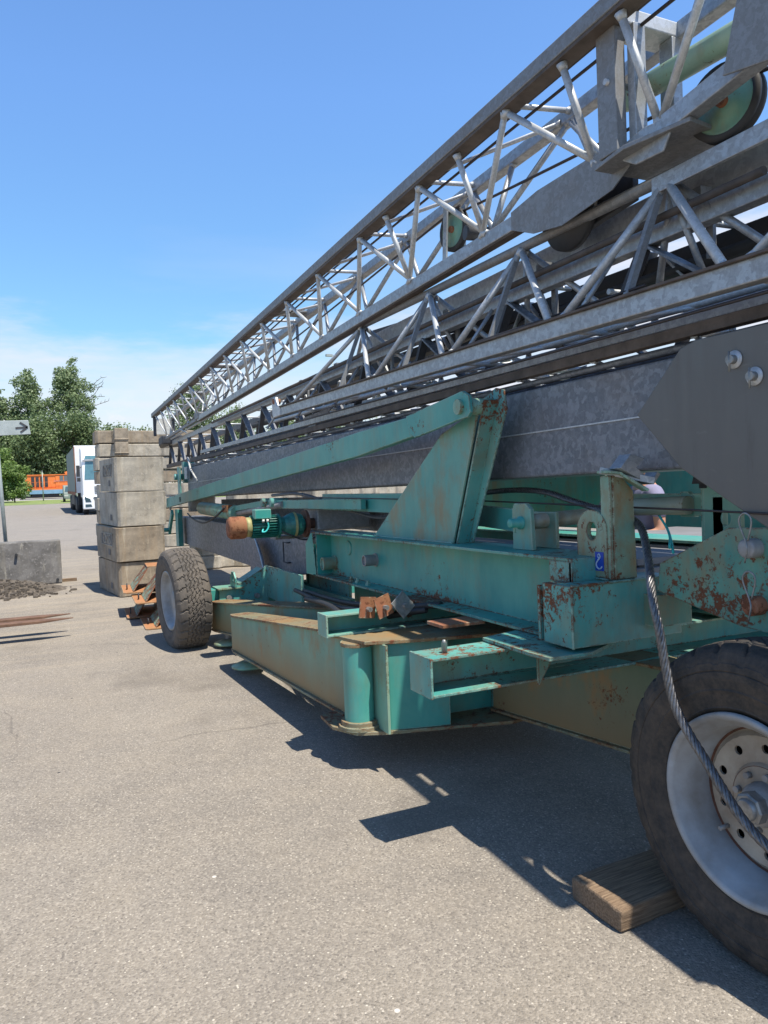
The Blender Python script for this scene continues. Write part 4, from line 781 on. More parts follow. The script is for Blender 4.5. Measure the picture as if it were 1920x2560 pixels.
# ================================================================ WIRE ROPE SLING (hangs over the chassis)
def wire_rope(name, pts, R, mat, label, pitch=.15):
    P = spline(pts, 10); dense = []
    for i in range(len(P)-1):
        n = max(1, int((P[i+1]-P[i]).length/.007))
        for k in range(n): dense.append(P[i].lerp(P[i+1], k/n))
    dense.append(P[-1]); up = V((0, 0, 1)); fr = []; s_ = 0; sm = []
    for i, p in enumerate(dense):
        d = (dense[min(i+1, len(dense)-1)]-dense[max(i-1, 0)]).normalized(); a = up-d*up.dot(d); a.normalize(); up = a
        fr.append((p, a, d.cross(a))); sm.append(s_)
        if i+1 < len(dense): s_ += (dense[i+1]-p).length
    o = MB()
    for k in range(6):
        st_ = [p+(a*cos(2*pi*(k/6+q/pitch))+b_*sin(2*pi*(k/6+q/pitch)))*R*.62 for (p, a, b_), q in zip(fr, sm)]
        o.path(st_[::2]+[st_[-1]], R*.40, 6)
    o.path(dense[::3]+[dense[-1]], R*.55, 6)
    ob = o.build(name, mat); return tag(ob, label, 'wire rope')
rp = [(2.3, 8.0, 1.60), (2.35, 7.2, 1.605), (2.42, 6.5, 1.51), (2.46, 6.0, 1.43), (2.5, 5.5, 1.385), (2.6, 4.9, 1.45), (2.62, 4.3, 1.545), (2.6, 3.85, 1.575), (2.58, 3.45, 1.565), (2.56, 3.15, 1.51), (2.52, 2.9, 1.47), (2.46, 2.66, 1.445), (2.36, 2.45, 1.405), (2.22, 2.27, 1.33), (2.10, 2.13, 1.245),
      (2.04, 2.06, 1.16), (2.02, 2.01, 1.055), (2.02, 1.985, .925), (2.015, 1.93, .775), (2.015, 1.81, .635), (2.015, 1.68, .50), (2.02, 1.57, .43), (2.03, 1.3, .32), (2.04, .9, .18)]
wire_rope('wire_rope', [U(p) for p in rp], .0165, 'rope_steel', 'thick twisted steel wire rope looping over the turquoise chassis and down across the front wheel')

# ================================================================ TIMBER WHEEL CHOCK
tk = MB(); nx, ny = 14, 6
ch_ = MB().box((-.27, -.125, 0), (.27, .125, .085))
o = ch_.build('timber_block', 'old_wood', None, .008, (2.0, 2.075, .003), (0, 0, RAD(3)))
bm = bmesh.new(); bm.from_mesh(o.data); bmesh.ops.subdivide_edges(bm, edges=bm.edges, cuts=7, use_grid_fill=True)
for v_ in bm.verts:
    q = NZ.noise(V((v_.co.x*3, v_.co.y*22, v_.co.z*22))); e_ = .004*q
    v_.co += V((NZ.noise(v_.co*9)*.006, NZ.noise(v_.co*8+V((3, 0, 0)))*.005, e_ if v_.co.z > .02 else 0))
    if v_.co.x < -.22 and v_.co.y < -.08: v_.co.z *= .93
bm.to_mesh(o.data); bm.free()
tag(o, 'weathered thick timber block lying on the asphalt against the front wheel', 'timber block')

# ================================================================ FORKLIFT (only its fork tips reach into view)
fk = empty('forklift', None, (0, 0, 0)); tag(fk, 'rusty tapered forks of a lift truck reaching in low at the left edge', 'forklift')
for (y0, y1, xe) in ((8.80, 8.90, .19), (8.50, 8.62, .21)):
    y0 -= .03; ym = (y0+y1)/2
    MB().add([(-1.6, y0, .17), (-1.6, y1, .17), (-1.6, y1, .215), (-1.6, y0, .215), (-.1, y0, .185), (-.1, y1, .185), (-.1, y1, .21), (-.1, y0, .21), (xe, ym-.012, .199), (xe, ym+.012, .199), (xe, ym+.012, .206), (xe, ym-.012, .206)],
             [(3, 2, 1, 0), (0, 1, 5, 4), (1, 2, 6, 5), (2, 3, 7, 6), (3, 0, 4, 7), (4, 5, 9, 8), (5, 6, 10, 9), (6, 7, 11, 10), (7, 4, 8, 11), (8, 9, 10, 11)]).build('fork', 'fork_rust', fk, .003)
MB().box((-1.66, 8.2, .17), (-1.6, 9.2, .9)).box((-2.0, 8.3, .1), (-1.66, 8.36, 2.2)).box((-2.0, 9.0, .1), (-1.66, 9.06, 2.2)).build('fork_carriage', 'truck_black', fk)
MB().box((-4.2, 8.1, .25), (-2.0, 9.3, 1.1)).box((-3.9, 8.2, 1.1), (-2.9, 9.2, 1.35)).build('forklift_body', 'loco_orange', fk, .05)
for x in (-2.4, -3.8):
    for y in (8.05, 9.2): MB().lathe([(0, 0), (0, .28), (.02, .3), (.16, .3), (.18, .28), (.18, 0)], (x, y, .3), 'y', 24).build('forklift_wheel', 'truck_black', fk)
MB().box((-3.9, 8.2, 2.05), (-2.4, 9.2, 2.1)).bar((-3.8, 8.25, 1.3), (-3.7, 8.25, 2.05), .05, .05).bar((-3.8, 9.15, 1.3), (-3.7, 9.15, 2.05), .05, .05).bar((-2.1, 8.25, 1.1), (-2.45, 8.25, 2.05), .05, .05).bar((-2.1, 9.15, 1.1), (-2.45, 9.15, 2.05), .05, .05).build('overhead_guard', 'truck_black', fk)

# ================================================================ CONCRETE BALLAST BLOCKS
def rough_box(o, amp, scale=6, cuts=6):
    bm = bmesh.new(); bm.from_mesh(o.data); bmesh.ops.subdivide_edges(bm, edges=bm.edges, cuts=cuts, use_grid_fill=True)
    for v_ in bm.verts: v_.co += V([NZ.noise(v_.co*scale+V((k*7.3, o.location.z*5, k))) for k in range(3)])*amp
    bm.to_mesh(o.data); bm.free()
labs = ['weathered concrete ballast block with a recessed logo, topmost of the near stack', 'plain grey concrete ballast block, second from the top of the near stack', 'brown stained concrete ballast block with recessed logo, third down in the near stack', 'chipped concrete ballast block at the foot of the near stack behind the rusty brackets']
for i in range(4):
    z0 = .008+(3-i)*.502; dx = (.0, .02, -.02, .0)[i]; a = RAD((5, 7, 8, 8.5)[i])
    e = empty('ballast_block', None, (.90+dx, 11.1+(.02, 0, -.03, 0)[i], z0), (0, 0, a)); tag(e, labs[i], 'concrete block', 'large concrete blocks in the near stack')
    hh = .486; xw = .69
    prof = MB(); z1 = hh; c = .035
    body = MB().prism([(0, c), (c, 0), (xw-c, 0), (xw, c), (xw, 1.30), (0, 1.30)], 2, 0, z1) if i != 2 else MB().prism([(0, c), (c, 0), (xw-c, 0), (xw, c), (xw, 1.30), (0, 1.30)], 2, 0, z1)
    b_ = body.build('block_body', ('concrete', 'concrete', 'concrete_brown', 'concrete_brown')[i], e, .018)
    rough_box(b_, .007)
    if i in (0, 2):
        MB().box((-.010, .22, z1*.44), (-.002, .95, z1*.46)).box((-.010, .22, z1*.80), (-.002, .95, z1*.82)).box((-.010, .22, z1*.44), (-.002, .235, z1*.82)).box((-.010, .935, z1*.44), (-.002, .95, z1*.82)).build('logo_frame', 'concrete', e)
        MB().box((-.004, .24, z1*.46), (-.001, .93, z1*.80)).build('logo_recess', 'concrete_old', e)
        text('raised_logo', 'CMIS', .22, 'concrete', e, (-.006, .58, z1*.62), (pi/2, 0, -pi/2), .004)
    MB().box((-.004, .40, z1*.16), (0.0, .52, z1*.34)).build('lifting_slot', 'concrete_old', e)
# long slabs behind
def slab_outline(L_, D_):
    pts = [(0, .05), (.05, 0)]
    x = .05; k = 0
    segs = [(.22, 0), (.04, -.05), (.22, -.05), (.04, 0), (.28, 0), (.05, .05), (.20, .05), (.05, 0), (.25, 0), (.05, -.05), (.22, -.05), (.05, 0), (.2, 0)]
    for dx, y in segs:
        x += dx
        if x > L_-.06: break
        pts.append((x, y))
    pts += [(L_-.05, 0), (L_, .05), (L_, D_), (0, D_)]
    return pts
random.seed(3)
ORD = ['top', 'second', 'third', 'fourth', 'fifth', 'sixth', 'seventh', 'eighth', 'lowest']
for i in range(9):
    z0 = 2.965-.329*(i+1)
    pts = [(x*1.38, y*1.38) for x, y in slab_outline(2.1, .7)]
    o = MB().prism(pts, 2, 0, .308).build('ballast_slab', 'concrete' if i % 3 else 'concrete_brown', None, .018, (1.17+random.uniform(-.04, .04), 19.3+random.uniform(-.04, .04), z0+.004), (0, 0, RAD(random.uniform(-1, 1))))
    tag(o, ORD[i]+' notched concrete slab of the tall stack standing behind the large blocks', 'concrete slab', 'notched concrete slabs of the tall rear stack')
for k in range(2):
    o = MB().box((1.575, 18.95, 2.66-.33*k), (1.885, 19.2, 2.985-.33*k)).box((1.56, 18.93, 2.70-.33*k), (1.90, 18.96, 2.73-.33*k)).build('ballast_lug', 'concrete_brown', None, .014)
    tag(o, ('upper' if k == 0 else 'lower')+' tan concrete lug on the front of the tall slab stack', 'concrete lug', 'tan concrete lugs of the tall stack')
for i in range(2):
    o = MB().prism([(0, .08), (.10, 0), (.45, 0), (.55, .12), (.75, .12), (.9, 0), (1.1, 0), (1.1, .8), (0, .8)], 2, 0, .235).build('ballast_slab', 'concrete', None, .02, (2.42+.05*i, 13.75+.03*i, .01+.24*i), (0, 0, RAD(-3+2*i)))
    tag(o, ('lower' if i == 0 else 'upper')+' of two flat concrete slabs lying on the ground beyond the crane', 'concrete slab', 'flat concrete slabs beyond the crane')
for i in range(3):
    o = MB().box((0, 0, 0), (1.1, .16, .10)).build('timber_sleeper', 'old_wood', None, .008, (3.55+.02*i, 13.9+.22*(i % 2), .002+.102*(i//2)), (0, 0, RAD(2*i)))
    tag(o, ['pale timber sleeper on the ground nearest the flat slabs', 'pale timber sleeper on the ground behind the first one', 'pale timber sleeper lying on top of the other one'][i], 'timber', 'timber sleepers beyond the crane')
for (x, y, n) in ((3.7, 16, 5), (5.2, 15, 4), (7.0, 17, 5), (9.0, 15, 3)):
    for i in range(n):
        o = MB().prism(slab_outline(1.6, .8), 2, 0, .34).build('ballast_slab', 'concrete', None, .02, (x+random.uniform(-.03, .03), y, .005+.35*i), (0, 0, RAD(random.uniform(-2, 2))))
        tag(o, 'pale concrete slab, number %s from the ground in the %s stack far behind the crane' % (('one', 'two', 'three', 'four', 'five')[i], {3.7: 'first', 5.2: 'second', 7.0: 'third', 9.0: 'fourth'}[x]), 'concrete slab', 'concrete slabs stacked beyond the crane')

# ================================================================ RUSTY STEEL TRAYS by the rear wheel
def tray(name, loc, rot, label, mats):
    e = empty(name, None, loc, rot); tag(e, label, 'steel bracket', 'rusty turquoise steel brackets by the rear wheel')
    MB().prism([(.03, 0), (.55, 0), (.55, .75), (.0, .75), (0, .03)], 2, 0, .014).build('base_plate', mats[0], e, .003)
    for k, x0 in enumerate((.11, .34)):
        MB().add([(x0, .03+.02*k, .015), (x0, .73, .015), (x0+.20, .75, .27), (x0+.20, .30, .27), (x0+.012, .03+.02*k, .015), (x0+.012, .73, .015), (x0+.212, .75, .27), (x0+.212, .30, .27)], [(0, 1, 2, 3), (7, 6, 5, 4), (0, 4, 5, 1), (1, 5, 6, 2), (2, 6, 7, 3), (3, 7, 4, 0)]).build('sloped_plate', mats[1], e, .002)
    MB().box((.30, .30, .271), (.60, .75, .283)).build('top_plate', mats[0], e, .002)
    MB().path([(.055, .30, .014), (.055, .27, .05), (.055, .30, .085), (.055, .33, .05), (.055, .30, .014)], .008, 6).build('tray_handle', 'dark_metal', e)
    return e
RT = ('rust_tray', 'tray_worn')
tray('steel_bracket', (.79, 9.30, .30), (0, 0, RAD(-3)), 'rusty orange steel bracket on top of the pile, against the foot of the block stack', RT)
tray('steel_bracket', (.86, 8.66, .26), (0, 0, RAD(-2)), 'rusty turquoise steel bracket on top of the pile, nearer the rear wheel', RT)
tray('steel_bracket', (.81, 9.20, .016), (0, 0, RAD(-3)), 'dark shaded steel bracket on the ground under the pile, beside the block foot', RT)
tray('steel_bracket', (.93, 8.43, .002), (0, 0, RAD(-2)), 'steel bracket lying flat on the ground nearest the rear wheel', RT)

# ================================================================ BARRIER, SIGN, RUBBLE
o = MB().prism([(13.42, 0), (13.50, .72), (13.78, .72), (13.90, 0)], 0, -2.2, .19).build('concrete_barrier', 'concrete_old', None, .02)
o2 = MB()
bm = bmesh.new(); bm.from_mesh(o.data); bmesh.ops.subdivide_edges(bm, edges=bm.edges, cuts=9, use_grid_fill=True)
for v_ in bm.verts: v_.co += V([NZ.noise(v_.co*5+V((k*3, 0, 0))) for k in range(3)])*.008
bm.to_mesh(o.data); bm.free()
bar_ = empty('barrier_root'); bpy.data.objects.remove(bar_)
tag(o, 'low weathered concrete barrier with moss stains behind the rubble heap', 'barrier')
for (x, z) in ((-.48, .52), (.12, .07)):
    q = MB().tube((x, 13.40, z), (x, 13.55, z), .022, 12).build('barrier_hole', 'truck_black', o)
sg = empty('arrow_sign', None, (-.68, 14.1, 0)); tag(sg, 'grey direction sign with a right-pointing arrow on a leaning steel post', 'sign')
MB().tube((.05, 0, 0), (-.045, 0, 2.9), .032, 14).build('sign_post', 'pole_grey', sg)
MB().add([(-.7, -.05, 2.46), (.50, -.05, 2.52), (.47, -.05, 2.76), (-.7, -.05, 2.72), (-.7, -.02, 2.46), (.50, -.02, 2.52), (.47, -.02, 2.76), (-.7, -.02, 2.72)], [(0, 1, 2, 3), (7, 6, 5, 4), (0, 4, 5, 1), (1, 5, 6, 2), (2, 6, 7, 3), (3, 7, 4, 0)]).build('sign_panel', 'sign_white', sg, .006)
MB().bar((.27, -.055, 2.625), (.455, -.055, 2.64), .006, .028, (0, 0, 1)).bar((.455, -.055, 2.64), (.34, -.055, 2.72), .006, .028, (0, 0, 1)).bar((.455, -.055, 2.64), (.345, -.055, 2.555), .006, .028, (0, 0, 1)).build('arrow_symbol', 'sign_arrow', sg)
# rubble
random.seed(11); rb = MB(); n = 40; vs = []
def gh(x, y): 
    d = ((x+1.0)/1.25)**2+((y-12.75)/.75)**2
    return max(-.02, .20*(1-d))+(.03*NZ.noise(V((x*6, y*6, 0)))+.015*NZ.noise(V((x*20, y*20, 3))) if d < 1.1 else -.02)
for j in range(n+1):
    for i in range(n+1): x, y = -2.3+2.6*i/n, 11.95+1.6*j/n; vs.append((x, y, gh(x, y)))
rb.add(vs, [(j*(n+1)+i, j*(n+1)+i+1, (j+1)*(n+1)+i+1, (j+1)*(n+1)+i) for j in range(n) for i in range(n)], True)
for k in range(520):
    x, y = random.gauss(-.75, .40), random.gauss(12.35, .22); s_ = random.uniform(.008, .032); c = V((x, y, max(0, gh(x, y))+s_*.3))
    q = [c+V((random.uniform(.6, 1)*s_*a, random.uniform(.6, 1)*s_*b_, random.uniform(.5, .9)*s_*d)) for a in (-1, 1) for b_ in (-1, 1) for d in (-1, 1)]
    rb.add(q, [(0, 1, 3, 2), (4, 6, 7, 5), (0, 4, 5, 1), (2, 3, 7, 6), (0, 2, 6, 4), (1, 5, 7, 3)])
o = rb.build('rubble_heap', 'gravel'); tag(o, 'low heap of dark crushed rubble and grit in front of the barrier', 'rubble', None, 'stuff')
o = MB().box((.19, 13.6, 0), (.42, 13.66, .05)).build('timber_offcut', 'old_wood', None, .004); tag(o, 'short pale timber offcut sticking out behind the end of the barrier', 'timber')

# ================================================================ TRUCK
tr_ = empty('articulated_truck', None, (1.9, 44.6, 0), (0, 0, RAD(.35))); tag(tr_, 'white articulated lorry with dark grey box trailer parked facing the camera', 'truck')
cabp = [(0, .95), (0, 1.9), (.12, 3.0), (.42, 3.72), (.9, 3.80), (2.2, 3.82), (2.3, .95)]
MB().prism(cabp, 0, .0, 2.5).build('cab', 'white_paint', tr_, .06)
MB().prism([(-.16, .32), (-.16, .95), (0, 1.1), (.3, 1.1), (.3, .32)], 0, -.02, 2.52).build('bumper', 'white_paint', tr_, .05)
MB().add([(.12, -.012, 1.98), (2.38, -.012, 1.98), (2.30, .108, 3.02), (.20, .108, 3.02), (.12, .0, 1.98), (2.38, .0, 1.98), (2.30, .12, 3.02), (.20, .12, 3.02)], [(0, 1, 2, 3), (4, 5, 6, 7), (0, 4, 5, 1), (3, 2, 6, 7), (0, 3, 7, 4), (1, 2, 6, 5)]).build('windscreen', 'windscreen', tr_)
MB().prism([(.02, 3.03), (-.02, 3.10), (.10, 3.06), (.13, 3.0)], 0, .05, 2.45).build('sun_visor', 'white_paint', tr_)
MB().add([(.15, .16, 3.12), (2.35, .16, 3.12), (2.2, .36, 3.55), (.3, .36, 3.55)], [(0, 1, 2, 3)]).build('roof_window', 'windscreen', tr_)
for k in range(5): MB().box((.62, -.02-.002*k, 1.18+.09*k), (1.88, -.005, 1.235+.09*k)).build('grille_bar', 'box_dark', tr_)
MB().prism([(.75, .52), (1.75, .52), (2.0, 1.02), (.5, 1.02)], 1, -.185, -.165).build('lower_grille', 'box_dark', tr_)
for z in (.66, .76, .86): MB().box((.8, -.20, z), (1.7, -.187, z+.025)).build('grille_trim', 'white_paint', tr_)
for sx in (0, 1):
    f_ = (lambda x: x) if sx == 0 else (lambda x: 2.5-x)
    MB().add([(f_(.06), -.175, 1.04), (f_(.34), -.175, .92), (f_(.42), -.175, .72), (f_(.12), -.175, .72), (f_(.06), -.16, 1.04), (f_(.34), -.16, .92), (f_(.42), -.16, .72), (f_(.12), -.16, .72)], [(0, 1, 2, 3), (4, 5, 6, 7), (0, 4, 5, 1), (1, 5, 6, 2), (2, 6, 7, 3), (3, 7, 4, 0)]).build('headlight', 'dark_glass', tr_)
    MB().prism([(f_(.1), .44), (f_(.45), .46), (f_(.40), .60), (f_(.1), .60)], 1, -.175, -.165).build('fog_light', 'dark_glass', tr_)
    MB().bar((f_(-.10), .1, 2.62), (f_(.04), .3, 2.75), .04, .04).box((f_(-.28), .05, 2.15), (f_(-.10), .18, 2.78)).box((f_(-.26), .02, 1.88), (f_(-.08), .16, 2.1)).build('wing_mirror', 'truck_black', tr_, .02)
    MB().lathe([(0, 0), (0, .30), (.03, .50), (.27, .50), (.30, .3), (.30, 0)], (f_(.02) if sx == 0 else 2.18, .95, .50), 'x', 28).build('wheel', 'truck_black', tr_)
MB().box((.0, .45, .9), (.02, 1.45, 1.15)).box((.2, .3, .35), (2.3, 6, .9)).build('chassis', 'truck_black', tr_)
tl_ = MB().box((-.25, 2.75, 1.25), (2.35, 16.2, 3.98)).build('trailer_box', 'tarp_green', tr_, .03)
MB().box((-.26, 2.70, 1.22), (2.36, 2.745, 4.02)).build('trailer_front', 'white_paint', tr_, .02)
MB().box((-.27, 2.70, 1.1), (-.255, 16.2, 1.3)).box((-.27, 2.68, 1.22), (-.22, 2.76, 3.95)).build('trailer_rail', 'rust_plate', tr_)
for y in (3.9, 5.1, 11.2, 12.5, 13.8):
    for x in (-.2, 1.95): MB().lathe([(0, 0), (0, .30), (.02, .5), (.33, .5), (.35, .3), (.35, 0)], (x, y, .5), 'x', 24).build('trailer_wheel', 'truck_black', tr_)
MB().box((-.2, 6.2, .45), (-.15, 10.6, 1.2)).box((-.12, 3.0, .5), (0.1, 3.4, 1.3)).build('side_guard', 'truck_black', tr_)
# ================================================================ CAR behind the truck
cr_ = empty('parked_car', None, (1.75, 85.5, 0)); tag(cr_, 'dark green car half hidden behind the lorry trailer', 'car')
MB().prism([(0, .35), (0, .95), (1.0, 1.05), (1.6, 1.75), (4.0, 1.8), (4.4, 1.0), (4.4, .35)], 0, 0, 1.8).build('car_body', 'tarp_green', cr_, .08)
MB().box((.05, -.01, .6), (.45, .02, .8)).box((1.35, -.01, .6), (1.75, .02, .8)).build('headlight', 'white_cap', cr_)
MB().add([(.12, .98, 1.08), (1.68, .98, 1.08), (1.55, 1.5, 1.66), (.25, 1.5, 1.66)], [(0, 1, 2, 3)]).build('windscreen', 'dark_glass', cr_)
for y in (.9, 3.4):
    for x in (-.02, 1.6): MB().lathe([(0, 0), (0, .33), (.2, .33), (.2, 0)], (x, y, .33), 'x', 20).build('wheel', 'truck_black', cr_)
# ================================================================ LOCOMOTIVE
lo = empty('locomotive', None, (-2.9, 109.5, .35), (0, 0, RAD(0))); tag(lo, 'orange and blue diesel locomotive standing on the track before the trees', 'locomotive')
MB().box((.0, 0, .85), (12.0, 2.8, 1.15)).build('frame', 'loco_orange', lo)
MB().box((1.0, -.04, .42), (11.5, 2.84, .95)).build('side_skirt', 'loco_blue', lo)
MB().box((.5, .3, 1.15), (4.2, 2.5, 2.95)).box((4.2, .25, 1.15), (6.6, 2.5, 2.85)).build('bonnet', 'loco_orange', lo, .05)
MB().box((.45, .2, 2.9), (6.2, 2.6, 3.02)).build('bonnet_roof', 'loco_orange', lo)
MB().box((6.6, .05, 1.15), (10.2, 2.7, 3.30)).box((6.5, 0, 3.28), (10.3, 2.8, 3.42)).build('driver_cab', 'loco_orange', lo, .06)
MB().tube((5.5, 1.3, 2.9), (6.5, 1.3, 3.1), .45, 16).build('air_tank', 'loco_orange', lo)
for k in range(4): MB().box((1.25+.55*k, .22, 1.35), (1.62+.55*k, .29, 2.72)).build('radiator_grille', 'loco_dark', lo)
for k in range(2): MB().box((4.75+.55*k, .20, 2.15), (5.18+.55*k, .245, 2.80)).build('louvre', 'box_dark', lo)
for x in (6.75, 7.6, 8.7): MB().box((x, .0, 2.35), (x+.55, .045, 3.05)).build('cab_window', 'dark_glass', lo)
MB().box((4.0, .18, 2.08), (6.6, .22, 2.14)).box((6.6, .0, 2.08), (10.2, .045, 2.14)).build('stripe', 'shirt', lo)
rl = MB()
for k in range(14): rl.tube((.1+.9*k, .02, 1.15), (.1+.9*k, .02, 2.0), .014, 6) if k < 8 else None
rl.tube((.1, .02, 2.0), (6.6, .02, 2.0), .016, 6).build('handrail', 'loco_orange', lo)
MB().box((1.3, .2, .0), (4.6, 2.6, .45)).box((7.0, .2, .0), (10.5, 2.6, .45)).build('bogie', 'loco_dark', lo)
for x in (1.9, 3.0, 4.1, 7.6, 8.7, 9.8): MB().lathe([(0, 0), (0, .45), (.12, .45), (.12, 0)], (x, .3, .40), 'y', 20).build('rail_wheel', 'loco_dark', lo)
for k in range(2):
    o = MB().box((-60, 109.9+1.4*k, .25), (90, 109.97+1.4*k, .38)).build('rail', 'brown_rail'); tag(o, ('nearer' if k == 0 else 'farther')+' steel rail of the track under the locomotive', 'rail', 'rails of the railway track')
def pole(x, y, h, label, head=False):
    e = empty('lamp_post' if head else 'metal_pole', None, (x, y, 0)); tag(e, label, 'pole')
    MB().tube((0, 0, 0), (0, 0, h), .07 if not head else .10, 10, .04).build('pole', 'pole_grey', e)
    if head: MB().box((-.8, -.2, h-.1), (-.05, .2, h+.15)).box((.15, -.2, h-.05), (.6, .2, h+.1)).bar((-.5, 0, h), (.5, 0, h), .08, .08).build('floodlight', 'pole_grey', e)
    else: MB().tube((0, 0, h), (0, 0, h+.05), .06, 10).build('pole_cap', 'pole_grey', e)
pole(-.25, 98, 3.6, 'thin grey steel pole in the grass in front of the locomotive')
pole(30.6, 80, 15.7, 'tall floodlight mast seen through the lattice above the chassis', True)

# ================================================================ TREES
def tree(name, x, y, h, w, seed, leaf, label, group, nl=5200, ls=.42, low=.12, bare=False, shape='poplar', cat='tree'):
    rnd = random.Random(seed); e = empty(name, None, (x, y, 0)); tag(e, label, cat, group)
    t_ = MB(); tr = max(.08, h*.018); top = V((rnd.uniform(-.4, .4), 0, h*.8)); t_.tube((0, 0, 0), (top.x*.5, 0, h*.4), tr, 8, tr*.7); t_.tube((top.x*.5, 0, h*.4), top, tr*.7, 8, tr*.2)
    cl = []; nb = 26 if h > 10 else 14
    for i in range(nb):
        zf_ = low+(1-low)*((i+.5)/nb)**.9; z = h*zf_*.82; a = rnd.uniform(0, 2*pi)
        env = (sin(pi*min(1, (zf_-low)/(1-low)*.86+.13))**.6) if shape == 'poplar' else sqrt(max(0.05, 1-(zf_-.45)**2*2.6))
        R_ = w/2*env*rnd.uniform(.55, 1.05)
        c = V((cos(a)*R_*.75, sin(a)*R_*.75, z+R_*.35+rnd.uniform(0, h*.06)))
        b0 = V((top.x*z/(h*.8), 0, z*.86)); mid = b0.lerp(c, .5)+V((0, 0, -.03*h)); t_.tube(b0, mid, tr*.34, 5, tr*.2, False); t_.tube(mid, c, tr*.2, 5, tr*.06, False)
        cl.append((c, rnd.uniform(.11, .22)*w+.25))
        for k in range(3):
            dv = V((rnd.gauss(0, 1), rnd.gauss(0, 1), rnd.gauss(.2, .8))).normalized(); cl.append((c+dv*w*.16, rnd.uniform(.06, .14)*w+.2))
        cl.append((V((0, 0, z))+V((rnd.uniform(-.2, .2)*w, rnd.uniform(-.2, .2)*w, 0)), .16*w))
    for k in range(5): cl.append((V((rnd.uniform(-.1, .1)*w, 0, h*rnd.uniform(.85, .97))), .07*w+.2))
    if bare:
        for k in range(6):
            a = rnd.uniform(-.5, .5); p = V((w*.3, 0, h*rnd.uniform(.62, .8))); 
            for j in range(5):
                q = p+V((rnd.uniform(.4, 1.0), rnd.uniform(-.3, .3), rnd.uniform(-.1, .9)))*w*.085; t_.tube(p, q, .05, 4, .03, False)
                if rnd.random() < .7: t_.tube(q, q+V((rnd.uniform(-.3, .8), 0, rnd.uniform(.2, .9)))*w*.07, .03, 4, .015, False)
                p = q
    t_.build('trunk', 'bark', e)
    lf = MB(); tot = sum(r_**2 for _, r_ in cl); vs = []; fs = []
    for c, r_ in cl:
        for k in range(int(nl*1.7*r_*r_/tot)+1):
            d = V((rnd.gauss(0, 1), rnd.gauss(0, 1), rnd.gauss(0, 1))).normalized(); rr_ = r_*(rnd.random()**.35); p = c+V((d.x*rr_, d.y*rr_, d.z*rr_*.85))
            if p.z < .25: continue
            n_ = (d+V((rnd.gauss(0, .6), rnd.gauss(0, .6), rnd.gauss(.3, .6)))).normalized(); a_ = n_.orthogonal().normalized(); a_.rotate(Matrix.Rotation(rnd.uniform(0, 6.28), 3, n_)); b_ = n_.cross(a_); s_ = ls*rnd.uniform(.55, 1.2)
            i0 = len(vs); vs += [p-a_*s_*.5, p+b_*s_*.32, p+a_*s_*.5, p-b_*s_*.32]; fs.append((i0, i0+1, i0+2, i0+3))
    lf.v = [tuple(q) for q in vs]; lf.f = fs; lf.sm = [False]*len(fs)
    me = bpy.data.meshes.new('crown'); me.from_pydata(lf.v, [], lf.f); me.materials.append(MAT[leaf]); ob = bpy.data.objects.new('crown', me); COL.objects.link(ob); ob.parent = e
    return e
G = 'tall trees behind the railway'
tree('poplar_tree', -10.2, 132, 22.5, 7, 1, 'leaf_poplar', 'poplar cut by the left edge of the picture, above the arrow sign', G, 5000)
tree('poplar_tree', -5.4, 130, 17.5, 7, 2, 'leaf_poplar', 'lower rounded tree between the left edge and the two tall poplars', G, 4500)
tree('poplar_tree', -1.8, 129, 21.0, 7.5, 3, 'leaf_poplar', 'tall poplar with a domed top, left of the tallest one', G, 7000)
tree('poplar_tree', 4.4, 131, 23.2, 8.5, 4, 'leaf_poplar', 'tallest poplar with bare twigs on its right side above the lorry', G, 9000, bare=True)
tree('broadleaf_tree', -7.5, 124, 12, 9, 5, 'leaf_dark', 'dark bushy tree behind the arrow sign panel', G, 5000, low=.03, shape='round')
tree('broadleaf_tree', -1.5, 122, 12.5, 10, 6, 'leaf_dark', 'dark bushy tree behind the left end of the locomotive', G, 6500, low=.02, shape='round')
tree('broadleaf_tree', 4.2, 121, 13, 10, 7, 'leaf_dark', 'dark bushy tree behind the locomotive cab', G, 6500, low=.02, shape='round')
tree('broadleaf_tree', 9.6, 126, 11.5, 8, 8, 'leaf_poplar', 'mid green tree behind the lorry trailer roof', G, 4500, low=.02, shape='round')
tree('broadleaf_tree', 15.5, 135, 11.5, 8, 9, 'leaf_poplar', 'low tree just above the concrete stacks, left of the jib tip', G, 4000, low=.02, shape='round')
tree('poplar_tree', 23.5, 128, 19.8, 10, 10, 'leaf_poplar', 'tall tree rising behind the far tip of the upper jib', G, 7000, shape='round')
tree('broadleaf_tree', 31, 130, 15, 10, 11, 'leaf_poplar', 'tree seen through the braces right of the jib tip', G, 5500, low=.05, shape='round')
tree('broadleaf_tree', 40, 132, 14.5, 11, 12, 'leaf_poplar', 'tree seen through the lattice behind the end lug of the lower jib', G, 5500, low=.05, shape='round')
tree('broadleaf_tree', 50, 132, 13.5, 11, 13, 'leaf_poplar', 'tree seen low through the lattice beside the floodlight mast', G, 5000, low=.05, shape='round')
tree('broadleaf_tree', 61, 134, 13, 12, 14, 'leaf_dark', 'rightmost of the trees glimpsed through the crane lattice', G, 5000, low=.05, shape='round')
for i in range(9):
    tree('background_tree', -16+9*i, 142+(i % 3)*3, 9.5+(i % 2)*2, 11, 40+i, 'leaf_dark', 'dark tree closing the gaps in the back row, %s from the left' % ('first', 'second', 'third', 'fourth', 'fifth', 'sixth', 'seventh', 'eighth', 'ninth')[i], 'back row of trees behind the railway', 2600, .55, .02, shape='round')
tree('leafy_bush', -5.0, 96, 6.0, 5.6, 20, 'leaf_bush', 'bright green bushy shrub at the left edge in front of the locomotive', None, 3800, .34, .03, shape='round', cat='shrub')
